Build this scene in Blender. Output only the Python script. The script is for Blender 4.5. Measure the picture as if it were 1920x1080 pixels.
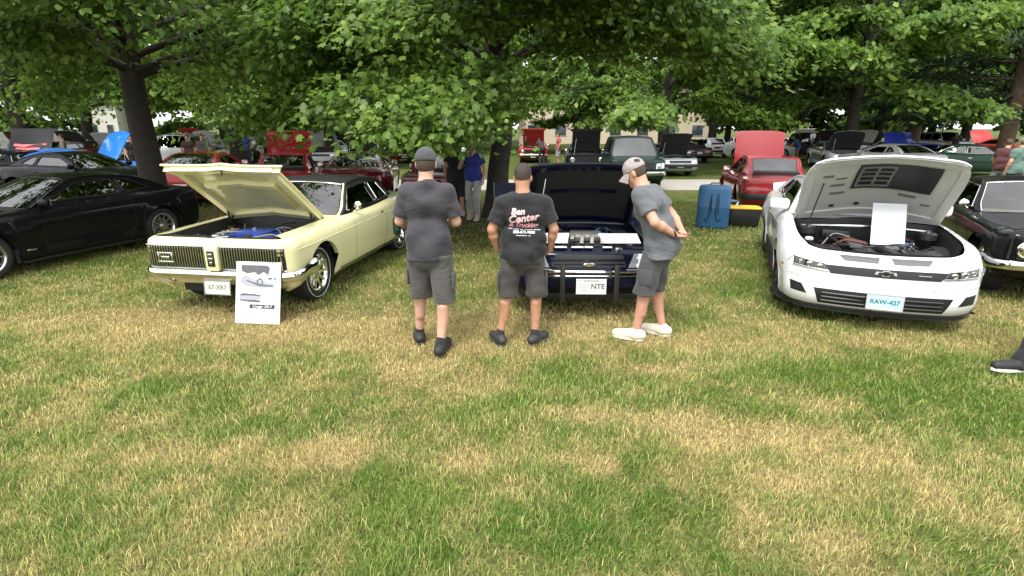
import bpy, bmesh, math, random
import numpy as np
from mathutils import Vector, Matrix
from mathutils.bvhtree import BVHTree
from mathutils.geometry import tessellate_polygon

for _o in list(bpy.data.objects):
    bpy.data.objects.remove(_o, do_unlink=True)
SC = bpy.context.scene
COL = SC.collection
R = math.radians
rnd = random.Random(7)

# ------------------------------------------------------------------ camera
FPX, CAM_H = 1020.0, 2.0                 # focal length in photo pixels, eye height
PITCH = math.atan(300.0 / FPX)           # horizon 300 px above the picture centre
cam_d = bpy.data.cameras.new('camera')
cam_d.sensor_width = 36.0
cam_d.lens = 36.0 * FPX / 1920.0
cam_d.clip_start = 0.05
cam_d.clip_end = 3000.0
cam = bpy.data.objects.new('camera', cam_d)
COL.objects.link(cam)
cam.location = (0, 0, CAM_H)
cam.rotation_euler = (math.pi / 2 - PITCH, 0, 0)
SC.camera = cam

# ------------------------------------------------------------------ sky and sun (bright thin overcast)
SUN_EL, SUN_AZ = R(58), R(200)           # azimuth clockwise from +Y: behind the camera, a little left
world = bpy.data.worlds.new('World')
SC.world = world
world.use_nodes = True
wn, wl = world.node_tree.nodes, world.node_tree.links
wn.clear()
w_out = wn.new('ShaderNodeOutputWorld')
w_bg = wn.new('ShaderNodeBackground')
w_sky = wn.new('ShaderNodeTexSky')
w_sky.sky_type = 'NISHITA'
w_sky.sun_disc = False
w_sky.sun_elevation = SUN_EL
w_sky.sun_rotation = SUN_AZ
w_sky.dust_density = 4.0
w_bw = wn.new('ShaderNodeHueSaturation')           # thin cloud cover: the blue is veiled
w_bw.inputs['Saturation'].default_value = 0.22
w_bw.inputs['Value'].default_value = 1.0
w_tc = wn.new('ShaderNodeTexCoord')
w_ns = wn.new('ShaderNodeTexNoise')
w_ns.inputs['Scale'].default_value = 2.2
w_ns.inputs['Detail'].default_value = 5.0
w_mr = wn.new('ShaderNodeMapRange')
w_mr.inputs['From Min'].default_value = 0.3
w_mr.inputs['From Max'].default_value = 0.7
w_mr.inputs['To Min'].default_value = 0.85
w_mr.inputs['To Max'].default_value = 1.35
w_mx = wn.new('ShaderNodeMix')
w_mx.data_type = 'RGBA'
w_mx.blend_type = 'MIX'
w_mx.inputs['Factor'].default_value = 0.6
w_mx.inputs[7].default_value = (9.0, 9.2, 9.4, 1)  # even cloud veil
w_ml = wn.new('ShaderNodeMix')
w_ml.data_type = 'RGBA'
w_ml.blend_type = 'MULTIPLY'
w_ml.inputs['Factor'].default_value = 1.0
wl.new(w_sky.outputs[0], w_bw.inputs['Color'])
wl.new(w_bw.outputs[0], w_mx.inputs[6])
wl.new(w_tc.outputs['Generated'], w_ns.inputs['Vector'])
wl.new(w_ns.outputs[0], w_mr.inputs['Value'])
wl.new(w_mx.outputs[2], w_ml.inputs[6])
wl.new(w_mr.outputs[0], w_ml.inputs[7])
wl.new(w_ml.outputs[2], w_bg.inputs['Color'])
w_bg.inputs['Strength'].default_value = 0.12
wl.new(w_bg.outputs[0], w_out.inputs['Surface'])

sun_d = bpy.data.lights.new('sun', 'SUN')
sun_d.energy = 1.5
sun_d.angle = R(14)
sun_d.color = (1.0, 0.955, 0.88)
sun = bpy.data.objects.new('sun', sun_d)
COL.objects.link(sun)
_sd = Vector((math.sin(SUN_AZ) * math.cos(SUN_EL), math.cos(SUN_AZ) * math.cos(SUN_EL), math.sin(SUN_EL)))
sun.rotation_euler = _sd.to_track_quat('Z', 'Y').to_euler()
sun.location = (0, 0, 30)

SC.view_settings.view_transform = 'Standard'
SC.view_settings.look = 'None'
SC.view_settings.gamma = 1.0
SC.view_settings.use_curve_mapping = False
SC.view_settings.exposure = 1.13
SC.render.engine = 'CYCLES'
SC.cycles.max_bounces = 6
SC.cycles.diffuse_bounces = 3
SC.cycles.glossy_bounces = 3
SC.cycles.transmission_bounces = 4
SC.cycles.transparent_max_bounces = 10
SC.cycles.caustics_reflective = False
SC.cycles.caustics_refractive = False
SC.cycles.sample_clamp_indirect = 6.0


def G(px, py, z=0.0):
    """photo pixel -> point of the level z (the ground the thing stands on)"""
    u, v = px - 960.0, py - 540.0
    d = FPX * math.sin(PITCH) + v * math.cos(PITCH)
    t = (CAM_H - z) / d
    return Vector((u * t, (FPX * math.cos(PITCH) - v * math.sin(PITCH)) * t, z))


def PX(px, Y, z=0.0):
    """pixel column -> x at distance Y and height z"""
    return (px - 960.0) / FPX * (Y * math.cos(PITCH) + (CAM_H - z) * math.sin(PITCH))

# ------------------------------------------------------------------ materials
MATS = {}


def _new(name):
    m = bpy.data.materials.new(name)
    m.use_nodes = True
    n, l = m.node_tree.nodes, m.node_tree.links
    return m, n, l, n['Principled BSDF']


def mat(name, col, rough=0.5, metal=0.0, coat=0.0, spec=0.5, var=0.0, vscale=8.0, bump=0.0, bscale=60.0, sheen=0.0, bdist=0.01):
    """procedural principled material with a little tone variation and fine relief"""
    if name in MATS:
        return MATS[name]
    m, n, l, b = _new(name)
    b.inputs['Roughness'].default_value = rough
    b.inputs['Metallic'].default_value = metal
    b.inputs['Coat Weight'].default_value = coat
    b.inputs['Coat Roughness'].default_value = 0.04
    b.inputs['Specular IOR Level'].default_value = spec
    b.inputs['Sheen Weight'].default_value = sheen
    tc = n.new('ShaderNodeTexCoord')
    ns = n.new('ShaderNodeTexNoise')
    ns.inputs['Scale'].default_value = vscale
    ns.inputs['Detail'].default_value = 4
    l.new(tc.outputs['Object'], ns.inputs['Vector'])
    cr = n.new('ShaderNodeMix')
    cr.data_type = 'RGBA'
    lo = [max(0, c * (1 - var)) for c in col]
    hi = [min(1, c * (1 + var)) for c in col]
    cr.inputs[6].default_value = (*lo, 1)
    cr.inputs[7].default_value = (*hi, 1)
    l.new(ns.outputs[0], cr.inputs['Factor'])
    l.new(cr.outputs[2], b.inputs['Base Color'])
    if bump > 0:
        n2 = n.new('ShaderNodeTexNoise')
        n2.inputs['Scale'].default_value = bscale
        n2.inputs['Detail'].default_value = 5
        l.new(tc.outputs['Object'], n2.inputs['Vector'])
        bp = n.new('ShaderNodeBump')
        bp.inputs['Strength'].default_value = bump
        bp.inputs['Distance'].default_value = bdist
        l.new(n2.outputs[0], bp.inputs['Height'])
        l.new(bp.outputs[0], b.inputs['Normal'])
    MATS[name] = m
    return m


def paint(name, col, rough=0.28, metal=0.0):
    """clear-coated car paint with a breath of dust on it"""
    if name in MATS:
        return MATS[name]
    m = mat(name, col, rough, metal, coat=1.0, spec=0.08, var=0.04, vscale=1.5)
    n, l = m.node_tree.nodes, m.node_tree.links
    b = n['Principled BSDF']
    tc = n.new('ShaderNodeTexCoord')
    ns = n.new('ShaderNodeTexNoise')
    ns.inputs['Scale'].default_value = 3.5
    ns.inputs['Detail'].default_value = 7
    l.new(tc.outputs['Object'], ns.inputs['Vector'])
    mr = n.new('ShaderNodeMapRange')
    mr.inputs['From Min'].default_value = 0.35
    mr.inputs['From Max'].default_value = 0.75
    mr.inputs['To Min'].default_value = 0.03
    mr.inputs['To Max'].default_value = 0.07
    l.new(ns.outputs[0], mr.inputs['Value'])
    l.new(mr.outputs[0], b.inputs['Coat Roughness'])
    if max(col) < .05:                       # deep colours: less veil over the black
        b.inputs['Coat Weight'].default_value = .42
        b.inputs['Specular IOR Level'].default_value = .03
    return m


def glass(name, tint=(0.75, 0.8, 0.78), refl=2.4):
    """thin window glass: tinted see-through plus mirror reflection growing at grazing angles"""
    if name in MATS:
        return MATS[name]
    m = bpy.data.materials.new(name)
    m.use_nodes = True
    n, l = m.node_tree.nodes, m.node_tree.links
    n.clear()
    o = n.new('ShaderNodeOutputMaterial')
    tr = n.new('ShaderNodeBsdfTransparent')
    tr.inputs[0].default_value = (*tint, 1)
    gl = n.new('ShaderNodeBsdfGlossy')
    gl.inputs['Roughness'].default_value = 0.015
    fr = n.new('ShaderNodeFresnel')
    fr.inputs['IOR'].default_value = refl
    mx = n.new('ShaderNodeMixShader')
    l.new(fr.outputs[0], mx.inputs[0])
    l.new(tr.outputs[0], mx.inputs[1])
    l.new(gl.outputs[0], mx.inputs[2])
    l.new(mx.outputs[0], o.inputs[0])
    MATS[name] = m
    return m


def emis(name, col, rough=0.2):      # lamp lenses: clear coloured plastic, not lit
    return mat(name, col, rough, 0.0, coat=0.6, spec=0.6)


CHROME = mat('chrome', (0.78, 0.78, 0.77), 0.07, 1.0, var=0.04)
STEEL = mat('brushed_alloy', (0.55, 0.56, 0.57), 0.25, 1.0, var=0.08, vscale=20)
RUBBER = mat('tyre_rubber', (0.018, 0.018, 0.019), 0.75, var=0.25, vscale=14, bump=0.25, bscale=90)
TRIMBLK = mat('black_trim', (0.014, 0.014, 0.015), 0.45, var=0.2)
UNDER = mat('underbody_black', (0.012, 0.012, 0.012), 0.85, var=0.3)
BAYBLK = mat('engine_bay_black', (0.02, 0.02, 0.021), 0.5, var=0.4, vscale=6, bump=0.3, bscale=18)
PLASTIC = mat('engine_plastic', (0.03, 0.03, 0.032), 0.38, var=0.3, vscale=9)
ALLOYDK = mat('cast_alloy', (0.33, 0.33, 0.32), 0.4, 0.8, var=0.25, vscale=16, bump=0.3, bscale=70)
GLASS = glass('car_glass')
GLASSDK = glass('tinted_glass', (0.10, 0.11, 0.11))
LENS = glass('lamp_lens', (0.92, 0.93, 0.95), 1.5)
REDLENS = emis('red_lamp_plastic', (0.35, 0.01, 0.012))
AMBER = emis('amber_lamp_plastic', (0.55, 0.16, 0.02))
WHITEPLATE = mat('plate_white', (0.72, 0.74, 0.72), 0.45, var=0.06)
INTBLK = mat('interior_black', (0.02, 0.02, 0.021), 0.65, var=0.3)
INTTAN = mat('interior_tan', (0.30, 0.24, 0.16), 0.6, var=0.15)
INTRED = mat('interior_maroon', (0.10, 0.022, 0.02), 0.55, var=0.15)
INTGREY = mat('interior_grey', (0.12, 0.12, 0.12), 0.65, var=0.15)
INK = mat('black_ink', (0.02, 0.02, 0.022), 0.6)


# ------------------------------------------------------------------ mesh helpers
def tagk(o, label=None, cat=None, group=None, kind=None):
    if label: o['label'] = label
    if cat: o['category'] = cat
    if group: o['group'] = group
    if kind: o['kind'] = kind
    return o


def link(name, me, parent=None, loc=None, rot=None):
    o = bpy.data.objects.new(name, me)
    COL.objects.link(o)
    if parent is not None:
        o.parent = parent
    if loc is not None:
        o.location = loc
    if rot is not None:
        o.rotation_euler = rot
    return o


def empty(name, loc=(0, 0, 0), rz=0.0, parent=None):
    o = link(name, None, parent, loc, (0, 0, rz))
    o.empty_display_size = 0.2
    return o


class MB:
    """collects vertices and faces (with a material slot per face) for ONE mesh"""
    def __init__(s):
        s.v, s.f, s.m, s.mats = [], [], [], []

    def slot(s, m):
        if m not in s.mats:
            s.mats.append(m)
        return s.mats.index(m)

    def add(s, V, F, m, M=None):
        k = len(s.v)
        i = s.slot(m)
        if M is not None:
            V = [M @ Vector(p) for p in V]
        s.v.extend([tuple(p) for p in V])
        for f in F:
            s.f.append([j + k for j in f])
            s.m.append(i)
        return s

    def mesh(s, name, smooth=35, flip=False, recalc=False):
        me = bpy.data.meshes.new(name)
        F = [list(reversed(f)) for f in s.f] if flip else s.f
        me.from_pydata(s.v, [], F)
        for m in s.mats:
            me.materials.append(m)
        me.polygons.foreach_set('material_index', s.m)
        if recalc:
            bm = bmesh.new(); bm.from_mesh(me)
            bmesh.ops.remove_doubles(bm, verts=bm.verts, dist=1e-5)
            bmesh.ops.recalc_face_normals(bm, faces=bm.faces)
            bm.to_mesh(me); bm.free()
        if smooth:
            me.polygons.foreach_set('use_smooth', [True] * len(me.polygons))
            me.set_sharp_from_angle(angle=R(smooth))
        me.update()
        return me

    def obj(s, name, parent=None, loc=None, rot=None, smooth=35, recalc=True):
        return link(name, s.mesh(name, smooth, recalc=recalc), parent, loc, rot)


_BOXC = {}


def box(cx, cy, cz, sx, sy, sz, bev=0.0, seg=2):
    """box, centre and full size, edges rounded by bev"""
    key = (round(sx, 4), round(sy, 4), round(sz, 4), round(bev, 4), seg)
    if key not in _BOXC:
        bm = bmesh.new()
        bmesh.ops.create_cube(bm, size=1.0)
        for v in bm.verts:
            v.co = Vector((v.co.x * sx, v.co.y * sy, v.co.z * sz))
        if bev > 0:
            bmesh.ops.bevel(bm, geom=bm.edges[:], offset=min(bev, 0.49 * min(sx, sy, sz)), segments=seg, affect='EDGES', profile=0.5)
        bm.verts.index_update()
        _BOXC[key] = ([tuple(v.co) for v in bm.verts], [[v.index for v in f.verts] for f in bm.faces])
        bm.free()
    V, F = _BOXC[key]
    return [(x + cx, y + cy, z + cz) for x, y, z in V], F


def tube(path, r, n=8, cap=True):
    """tube along a path; r is a number or one radius per point"""
    path = [Vector(p) for p in path]
    if not hasattr(r, '__len__'):
        r = [r] * len(path)
    V, F = [], []
    up = Vector((0, 0, 1))
    prev = None
    for i, p in enumerate(path):
        a = path[max(i - 1, 0)]
        b = path[min(i + 1, len(path) - 1)]
        t = (b - a)
        if t.length < 1e-9: t = Vector((0, 0, 1))
        t.normalize()
        if prev is None:
            x = t.cross(up)
            if x.length < 0.1: x = t.cross(Vector((1, 0, 0)))
        else:
            x = prev - t * prev.dot(t)
            if x.length < 1e-6: x = t.cross(up)
        x.normalize(); prev = x
        y = t.cross(x)
        for k in range(n):
            an = 2 * math.pi * k / n
            V.append(p + (x * math.cos(an) + y * math.sin(an)) * r[i])
    for i in range(len(path) - 1):
        for k in range(n):
            a = i * n + k; b = i * n + (k + 1) % n
            F.append([a, b, b + n, a + n])
    if cap:
        F.append(list(range(n))[::-1])
        F.append([len(V) - n + k for k in range(n)])
    return V, F


def lathe(prof, n=24, axis='y', c=(0, 0, 0), a0=0.0, a1=2 * math.pi):
    """profile of (radius, offset) turned about an axis through c"""
    V, F = [], []
    full = abs(a1 - a0 - 2 * math.pi) < 1e-6
    nn = n if full else n + 1
    for (r, h) in prof:
        for k in range(nn):
            a = a0 + (a1 - a0) * k / n
            cs, sn = r * math.cos(a), r * math.sin(a)
            if axis == 'y': V.append((c[0] + cs, c[1] + h, c[2] + sn))
            elif axis == 'x': V.append((c[0] + h, c[1] + cs, c[2] + sn))
            else: V.append((c[0] + cs, c[1] + sn, c[2] + h))
    for i in range(len(prof) - 1):
        for k in range(n):
            a = i * nn + k; b = i * nn + (k + 1) % nn
            F.append([a, b, b + nn, a + nn])
    return V, F


def grid(fn, nu, nv):
    V = [tuple(fn(i / nu, j / nv)) for i in range(nu + 1) for j in range(nv + 1)]
    F = [[i * (nv + 1) + j, i * (nv + 1) + j + 1, (i + 1) * (nv + 1) + j + 1, (i + 1) * (nv + 1) + j] for i in range(nu) for j in range(nv)]
    return V, F


def slab(V, F, d):
    """thicken an open sheet by vector d (adds back side and rim)"""
    d = Vector(d)
    n = len(V)
    V2 = [tuple(v) for v in V] + [tuple(Vector(v) + d) for v in V]
    F2 = [list(f) for f in F] + [[j + n for j in reversed(f)] for f in F]
    cnt = {}
    for f in F:
        for a, b in zip(f, f[1:] + f[:1]):
            cnt[(a, b)] = cnt.get((a, b), 0) + 1
    for (a, b) in cnt:
        if (b, a) not in cnt:
            F2.append([b, a, a + n, b + n])
    return V2, F2


def poly_slab(pts, d):
    """flat polygon (3D points) with optional holes=list of rings, thickened by d"""
    rings = pts if isinstance(pts[0][0], (tuple, list, Vector)) else [pts]
    rings = [[Vector(p) for p in r] for r in rings]
    V = [p for r in rings for p in r]
    F = [list(t) for t in tessellate_polygon(rings)]
    return slab(V, F, d)


def hermite(P, n):
    """smooth curve through rows of P (any dimension), n samples per span, chord-length tangents"""
    P = np.asarray(P, float)
    d = np.maximum(np.linalg.norm(np.diff(P[:, :2], axis=0), axis=1), 1e-4)
    m = np.diff(P, axis=0) / d[:, None]
    T = np.zeros_like(P)
    T[0], T[-1] = m[0], m[-1]
    for i in range(1, len(P) - 1):
        w = d[i - 1] / (d[i - 1] + d[i])
        T[i] = m[i - 1] * (1 - w) + m[i] * w
        flat = (m[i - 1] * m[i]) <= 0          # no overshoot at local extremes
        T[i][flat] = 0
    out = []
    for i in range(len(P) - 1):
        for k in range(n):
            t = k / n
            h00 = 2*t**3 - 3*t**2 + 1; h10 = t**3 - 2*t**2 + t; h01 = -2*t**3 + 3*t**2; h11 = t**3 - t**2
            out.append(h00*P[i] + h10*d[i]*T[i] + h01*P[i+1] + h11*d[i]*T[i+1])
    out.append(P[-1])
    return np.array(out)


def text_mesh(s, size, shear=0.0, bold=0.0, space=1.0):
    """letters as a flat mesh (x right, y up), centred; returns V, F"""
    cu = bpy.data.curves.new('txt', 'FONT')
    cu.body = s
    cu.size = size
    cu.shear = shear
    cu.offset = bold
    cu.space_character = space
    cu.align_x = 'CENTER'
    cu.align_y = 'CENTER'
    cu.resolution_u = 2
    o = bpy.data.objects.new('txt', cu)
    COL.objects.link(o)
    dg = bpy.context.evaluated_depsgraph_get()
    me = bpy.data.meshes.new_from_object(o.evaluated_get(dg))
    V = [tuple(v.co) for v in me.vertices]
    F = [list(p.vertices) for p in me.polygons]
    bpy.data.objects.remove(o, do_unlink=True)
    bpy.data.curves.remove(cu)
    bpy.data.meshes.remove(me)
    return V, F


def copy_tree(o, parent=None):
    c = o.copy()
    COL.objects.link(c)
    c.parent = parent
    for ch in o.children:
        copy_tree(ch, c)
    return c

# ------------------------------------------------------------------ lawn, path
def vnoise(x, y, seed):
    """smooth lattice noise in 0..1"""
    r = np.random.RandomState(seed)
    T = r.rand(256, 256)
    xi, yi = np.floor(x).astype(int), np.floor(y).astype(int)
    fx, fy = x - xi, y - yi
    fx = fx * fx * (3 - 2 * fx); fy = fy * fy * (3 - 2 * fy)
    a, b = T[xi % 256, yi % 256], T[(xi + 1) % 256, yi % 256]
    c, d = T[xi % 256, (yi + 1) % 256], T[(xi + 1) % 256, (yi + 1) % 256]
    return (a * (1 - fx) + b * fx) * (1 - fy) + (c * (1 - fx) + d * fx) * fy


def fbm(x, y, s, seed, o=4):
    v, a, n = 0, .5, 0
    for i in range(o):
        v = v + a * vnoise(x * s * 2 ** i, y * s * 2 ** i, seed + i); n += a; a *= .55
    return v / n


# worn straw-coloured spots seen in the photograph: pixel, size along x and y in metres, strength
DRYSPOTS = [((640, 845), .20, .09, 1.5), ((880, 865), .14, .09, 1.1), ((1300, 790), .40, .10, 1.0), ((1430, 815), .30, .10, 1.1), ((1080, 775), .30, .08, .9), ((1330, 830), .22, .07, 1.0), ((540, 870), .12, .05, .8), ((1200, 690), .3, .07, .7), ((760, 690), .3, .08, .8), ((1560, 760), .25, .08, .7), ((420, 690), .35, .08, .6), ((250, 790), .3, .06, .6), ((1130, 870), .12, .05, .8), ((1480, 900), .2, .06, .7), ((1640, 850), .5, .2, .5), ((700, 640), 1.2, .3, .55),
            ((400, 600), 1.5, .35, .5), ((1050, 600), 1.2, .3, .4), ((1280, 640), .8, .2, .45), ((520, 745), .4, .2, .35), ((880, 720), .5, .12, .4), ((150, 600), 1.4, .4, .35), ((1700, 640), 1.0, .2, .25),
            ((300, 850), .5, .1, .35), ((950, 640), .9, .25, .35), ((560, 990), .2, .08, .3), ((1450, 970), .3, .1, .2)]
LUSHSPOTS = [((690, 890), .22, .08, .6), ((350, 720), .8, .3, .25), ((1750, 720), .9, .35, .55), ((150, 1000), .5, .2, .4), ((1100, 700), .6, .2, .3), ((950, 750), .4, .15, .5), ((1500, 700), .5, .2, .4)]
TRUNKS = [(-.35, 12.9, 2.2), (-8.0, 12.3, 2.0), (-9.8, 30, 2.5)]


def lawn_state(x, y):
    dry = np.clip((fbm(x, y, .55, 11) - .5) * 2.4 + .34, 0, 1) * .20 + np.clip((fbm(x + 3, y + 8, 1.5, 19, 3) - .5) * 2.8 + .30, 0, 1) * .22 + np.clip((fbm(x - 7, y + 3, 7.0, 67, 2) - .5) * 3.8 + .40, 0, 1) * .38 + np.clip((fbm(x + 31, y, 2.6, 23, 3) - .5) * 2.6 + .42, 0, 1) * .32
    for (p, sx, sy, k) in DRYSPOTS:
        q = G(*p); dry = dry + k * np.exp(-((x - q.x) / sx) ** 2 - ((y - q.y) / (sy * 1.6)) ** 2) * (.6 + .8 * fbm(x, y, 5, 41, 2))
    for (p, sx, sy, k) in LUSHSPOTS:
        q = G(*p); dry = dry - .6 * k * np.exp(-((x - q.x) / sx) ** 2 - ((y - q.y) / (sy * 1.6)) ** 2)
    dry = dry + .16 * np.exp(-((y - 5.6) / .9) ** 2)
    dry = (dry - .10) * np.clip(1.45 - y / 22, .45, 1)
    dirt = 0 * x
    for tx, ty, r in TRUNKS:
        dirt = dirt + .8 * np.exp(-(((x - tx) ** 2 + (y - ty) ** 2) / r ** 2))
    dirt = np.clip(dirt * (.4 + 1.1 * fbm(x, y, .9, 77, 3)), 0, 1)
    return np.clip(dry, 0, 1), dirt


GREEN_A, GREEN_B, STRAW, DIRT = np.array([.080, .185, .022]), np.array([.165, .235, .045]), np.array([.50, .40, .185]), np.array([.16, .115, .065])


def lawn_col(x, y, jitter=None):
    dry, dirt = lawn_state(x, y)
    g = fbm(x + 9, y - 4, 1.4, 55, 3)
    if jitter is not None:
        dry = np.clip(dry + jitter * .36, 0, 1)
    dry = np.clip(dry * 1.05, 0, 1)[:, None]
    gc = GREEN_A * (1 - g[:, None]) + GREEN_B * g[:, None]
    c = gc * (1 - dry) + STRAW * dry
    return c * (1 - dirt[:, None]) + DIRT * dirt[:, None]


def attr_col(me, C):
    a = me.color_attributes.new('col', 'FLOAT_COLOR', 'POINT')
    d = np.ones((len(C), 4), np.float32); d[:, :3] = C
    a.data.foreach_set('color', d.ravel())


def mat_attr(name, rough=.8, trans=0.0, noise=0.0, nscale=40, spec=.2, gain=1.0, bump=0.0):
    m, n, l, b = _new(name)
    at = n.new('ShaderNodeAttribute'); at.attribute_name = 'col'
    src = at.outputs['Color']
    if noise:
        tc = n.new('ShaderNodeTexCoord'); ns = n.new('ShaderNodeTexNoise')
        ns.inputs['Scale'].default_value = nscale; ns.inputs['Detail'].default_value = 6
        l.new(tc.outputs['Object'], ns.inputs['Vector'])
        mr = n.new('ShaderNodeMapRange'); mr.inputs['From Min'].default_value = .3; mr.inputs['From Max'].default_value = .7
        mr.inputs['To Min'].default_value = 1 - noise; mr.inputs['To Max'].default_value = 1 + noise
        l.new(ns.outputs[0], mr.inputs['Value'])
        mx = n.new('ShaderNodeMix'); mx.data_type = 'RGBA'; mx.blend_type = 'MULTIPLY'; mx.inputs['Factor'].default_value = 1
        l.new(src, mx.inputs[6]); l.new(mr.outputs[0], mx.inputs[7]); src = mx.outputs[2]
        if bump:
            bp = n.new('ShaderNodeBump'); bp.inputs['Strength'].default_value = bump; bp.inputs['Distance'].default_value = .03
            l.new(ns.outputs[0], bp.inputs['Height']); l.new(bp.outputs[0], b.inputs['Normal'])
    l.new(src, b.inputs['Base Color'])
    b.inputs['Roughness'].default_value = rough
    b.inputs['Specular IOR Level'].default_value = spec
    if trans:
        o = n['Material Output']
        tl = n.new('ShaderNodeBsdfTranslucent'); l.new(src, tl.inputs[0])
        mx = n.new('ShaderNodeMixShader'); mx.inputs[0].default_value = trans
        l.new(b.outputs[0], mx.inputs[1]); l.new(tl.outputs[0], mx.inputs[2]); l.new(mx.outputs[0], o.inputs[0])
    return m


def np_mesh(name, V, tris, m, smooth=False):
    """fast triangle mesh from arrays"""
    me = bpy.data.meshes.new(name)
    nv, nf = len(V), len(tris)
    me.vertices.add(nv); me.vertices.foreach_set('co', np.asarray(V, np.float32).ravel())
    me.loops.add(nf * 3); me.loops.foreach_set('vertex_index', np.asarray(tris, np.int32).ravel())
    me.polygons.add(nf)
    me.polygons.foreach_set('loop_start', np.arange(0, nf * 3, 3, dtype=np.int32))
    me.polygons.foreach_set('loop_total', np.full(nf, 3, np.int32))
    me.materials.append(m)
    me.update(calc_edges=True)
    return me


def build_ground():
    ax = np.unique(np.concatenate([np.linspace(-900, -40, 14), np.linspace(-40, -12, 60), np.linspace(-12, 12, 180), np.linspace(12, 40, 60), np.linspace(40, 900, 14)]))
    ay = np.unique(np.concatenate([np.linspace(-300, -3, 8), np.linspace(-3, 16, 150), np.linspace(16, 60, 90), np.linspace(60, 1500, 16)]))
    X, Y = np.meshgrid(ax, ay, indexing='ij')
    x, y = X.ravel(), Y.ravel()
    z = -.012 * fbm(x, y, .35, 5, 3) - .004
    V = np.stack([x, y, z], 1)
    nx, ny = len(ax), len(ay)
    i, j = np.meshgrid(np.arange(nx - 1), np.arange(ny - 1), indexing='ij')
    a = (i * ny + j).ravel()
    T = np.concatenate([np.stack([a, a + ny, a + ny + 1], 1), np.stack([a, a + ny + 1, a + 1], 1)])
    me = np_mesh('ground', V, T, mat_attr('lawn_thatch_shade', .95, noise=.55, nscale=34, spec=.1, bump=.5))
    attr_col(me, lawn_col(x, y) * .40)  # thatch tone, darkened further to paint the shade between blades
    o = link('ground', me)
    tagk(o, kind='structure')
    # path behind the first rows
    b = MB()
    P = [(-60, 20.6), (-20, 20.3), (0, 20.3), (20, 20.6), (60, 22.5)]
    q = hermite(P, 12)
    V, F = [], []
    for k, (px, py) in enumerate(q):
        V += [(px, py - 1.9, .012), (px, py + 1.9, .012)]
        if k: F.append([2 * k - 2, 2 * k, 2 * k + 1, 2 * k - 1])
    b.add(*slab(V, F, (0, 0, -.05)), mat('path_asphalt', (.34, .32, .28), .9, var=.18, vscale=1.2, bump=.3, bscale=60))
    tagk(b.obj('path', smooth=0), kind='structure')


def build_grass():
    r = np.random.RandomState(3)
    parts = []
    for (y0, y1, n, hh, ww) in ((1.2, 3.2, 130000, .038, .0036), (3.2, 5.5, 135000, .040, .0048), (5.5, 9.0, 120000, .042, .0085), (9.0, 16.0, 90000, .048, .016)):
        y = np.sqrt(r.uniform(y0 ** 2, y1 ** 2, n)) if y0 > 1 else r.uniform(y0, y1, n)
        x = r.uniform(-1, 1, n) * (y * .98 + 1.6)
        parts.append((x, y, hh, ww))
    VV, TT, CC = [], [], []
    base = 0
    for (x, y, hh, ww) in parts:
        n = len(x)
        dry, dirt = lawn_state(x, y)
        clump = fbm(x, y, 7, 91, 2)
        H = hh * r.uniform(.45, 1.2, n) * (.55 + .9 * clump) * (1 - .35 * dry) * (1 - .8 * dirt) * r.choice([1, 1, 1, 1.35], n)
        a = r.uniform(0, 2 * np.pi, n)
        swirl = fbm(x, y, 1.1, 131, 2) * 12
        la = swirl + r.normal(0, 1.7, n)
        lean = r.uniform(.3, 1.25, n) * H
        w = ww * r.uniform(.6, 1.3, n)
        dx, dy = np.cos(a) * w / 2, np.sin(a) * w / 2
        lx, ly = np.cos(la) * lean, np.sin(la) * lean
        z0 = np.full(n, -.008)
        v = np.empty((n, 5, 3), np.float32)
        v[:, 0] = np.stack([x - dx, y - dy, z0], 1); v[:, 1] = np.stack([x + dx, y + dy, z0], 1)
        mx_, my_, mz = x + lx * .35, y + ly * .35, H * .62
        v[:, 2] = np.stack([mx_ - dx * .8, my_ - dy * .8, mz], 1); v[:, 3] = np.stack([mx_ + dx * .8, my_ + dy * .8, mz], 1)
        v[:, 4] = np.stack([x + lx, y + ly, H * .92], 1)
        i = base + np.arange(n)[:, None] * 5
        if y.min() > 5.4:                     # far blades: one face each
            v = v[:, [0, 1, 4]]; i = base + np.arange(n)[:, None] * 3; t = i + np.array([0, 1, 2])
        else:
            t = np.concatenate([i + np.array([0, 1, 3]), i + np.array([0, 3, 2]), i + np.array([2, 3, 4])])
        jit = r.normal(0, 1, n)
        c = lawn_col(x, y, jit) * r.uniform(.7, 1.75, (n, 1))
        VV.append(v.reshape(-1, 3)); TT.append(t); CC.append(np.repeat(c, v.shape[1], axis=0))
        base += n * v.shape[1]
    me = np_mesh('grass', np.concatenate(VV), np.concatenate(TT), mat_attr('grass_blade', .6, trans=.3, spec=.25))
    attr_col(me, np.concatenate(CC))
    o = link('grass', me)
    tagk(o, 'short sun-bleached lawn grass, green with straw patches', 'grass', kind='stuff')


build_ground()
build_grass()

# ------------------------------------------------------------------ cars: local +x is the nose, +y the driver's side, origin on the ground between the axles
def roundpoly(P, r=0.04, n=4):
    out = []
    k = len(P)
    for i in range(k):
        a, b, c = Vector(P[i - 1]), Vector(P[i]), Vector(P[(i + 1) % k])
        d1, d2 = (a - b), (c - b)
        q = min(r, 0.45 * d1.length, 0.45 * d2.length)
        p1, p2 = b + d1.normalized() * q, b + d2.normalized() * q
        for j in range(n + 1):
            t = j / n
            out.append(tuple(p1 * (1 - t) ** 2 + b * 2 * t * (1 - t) + p2 * t * t))
    return out


WHEELS = {}


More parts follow.
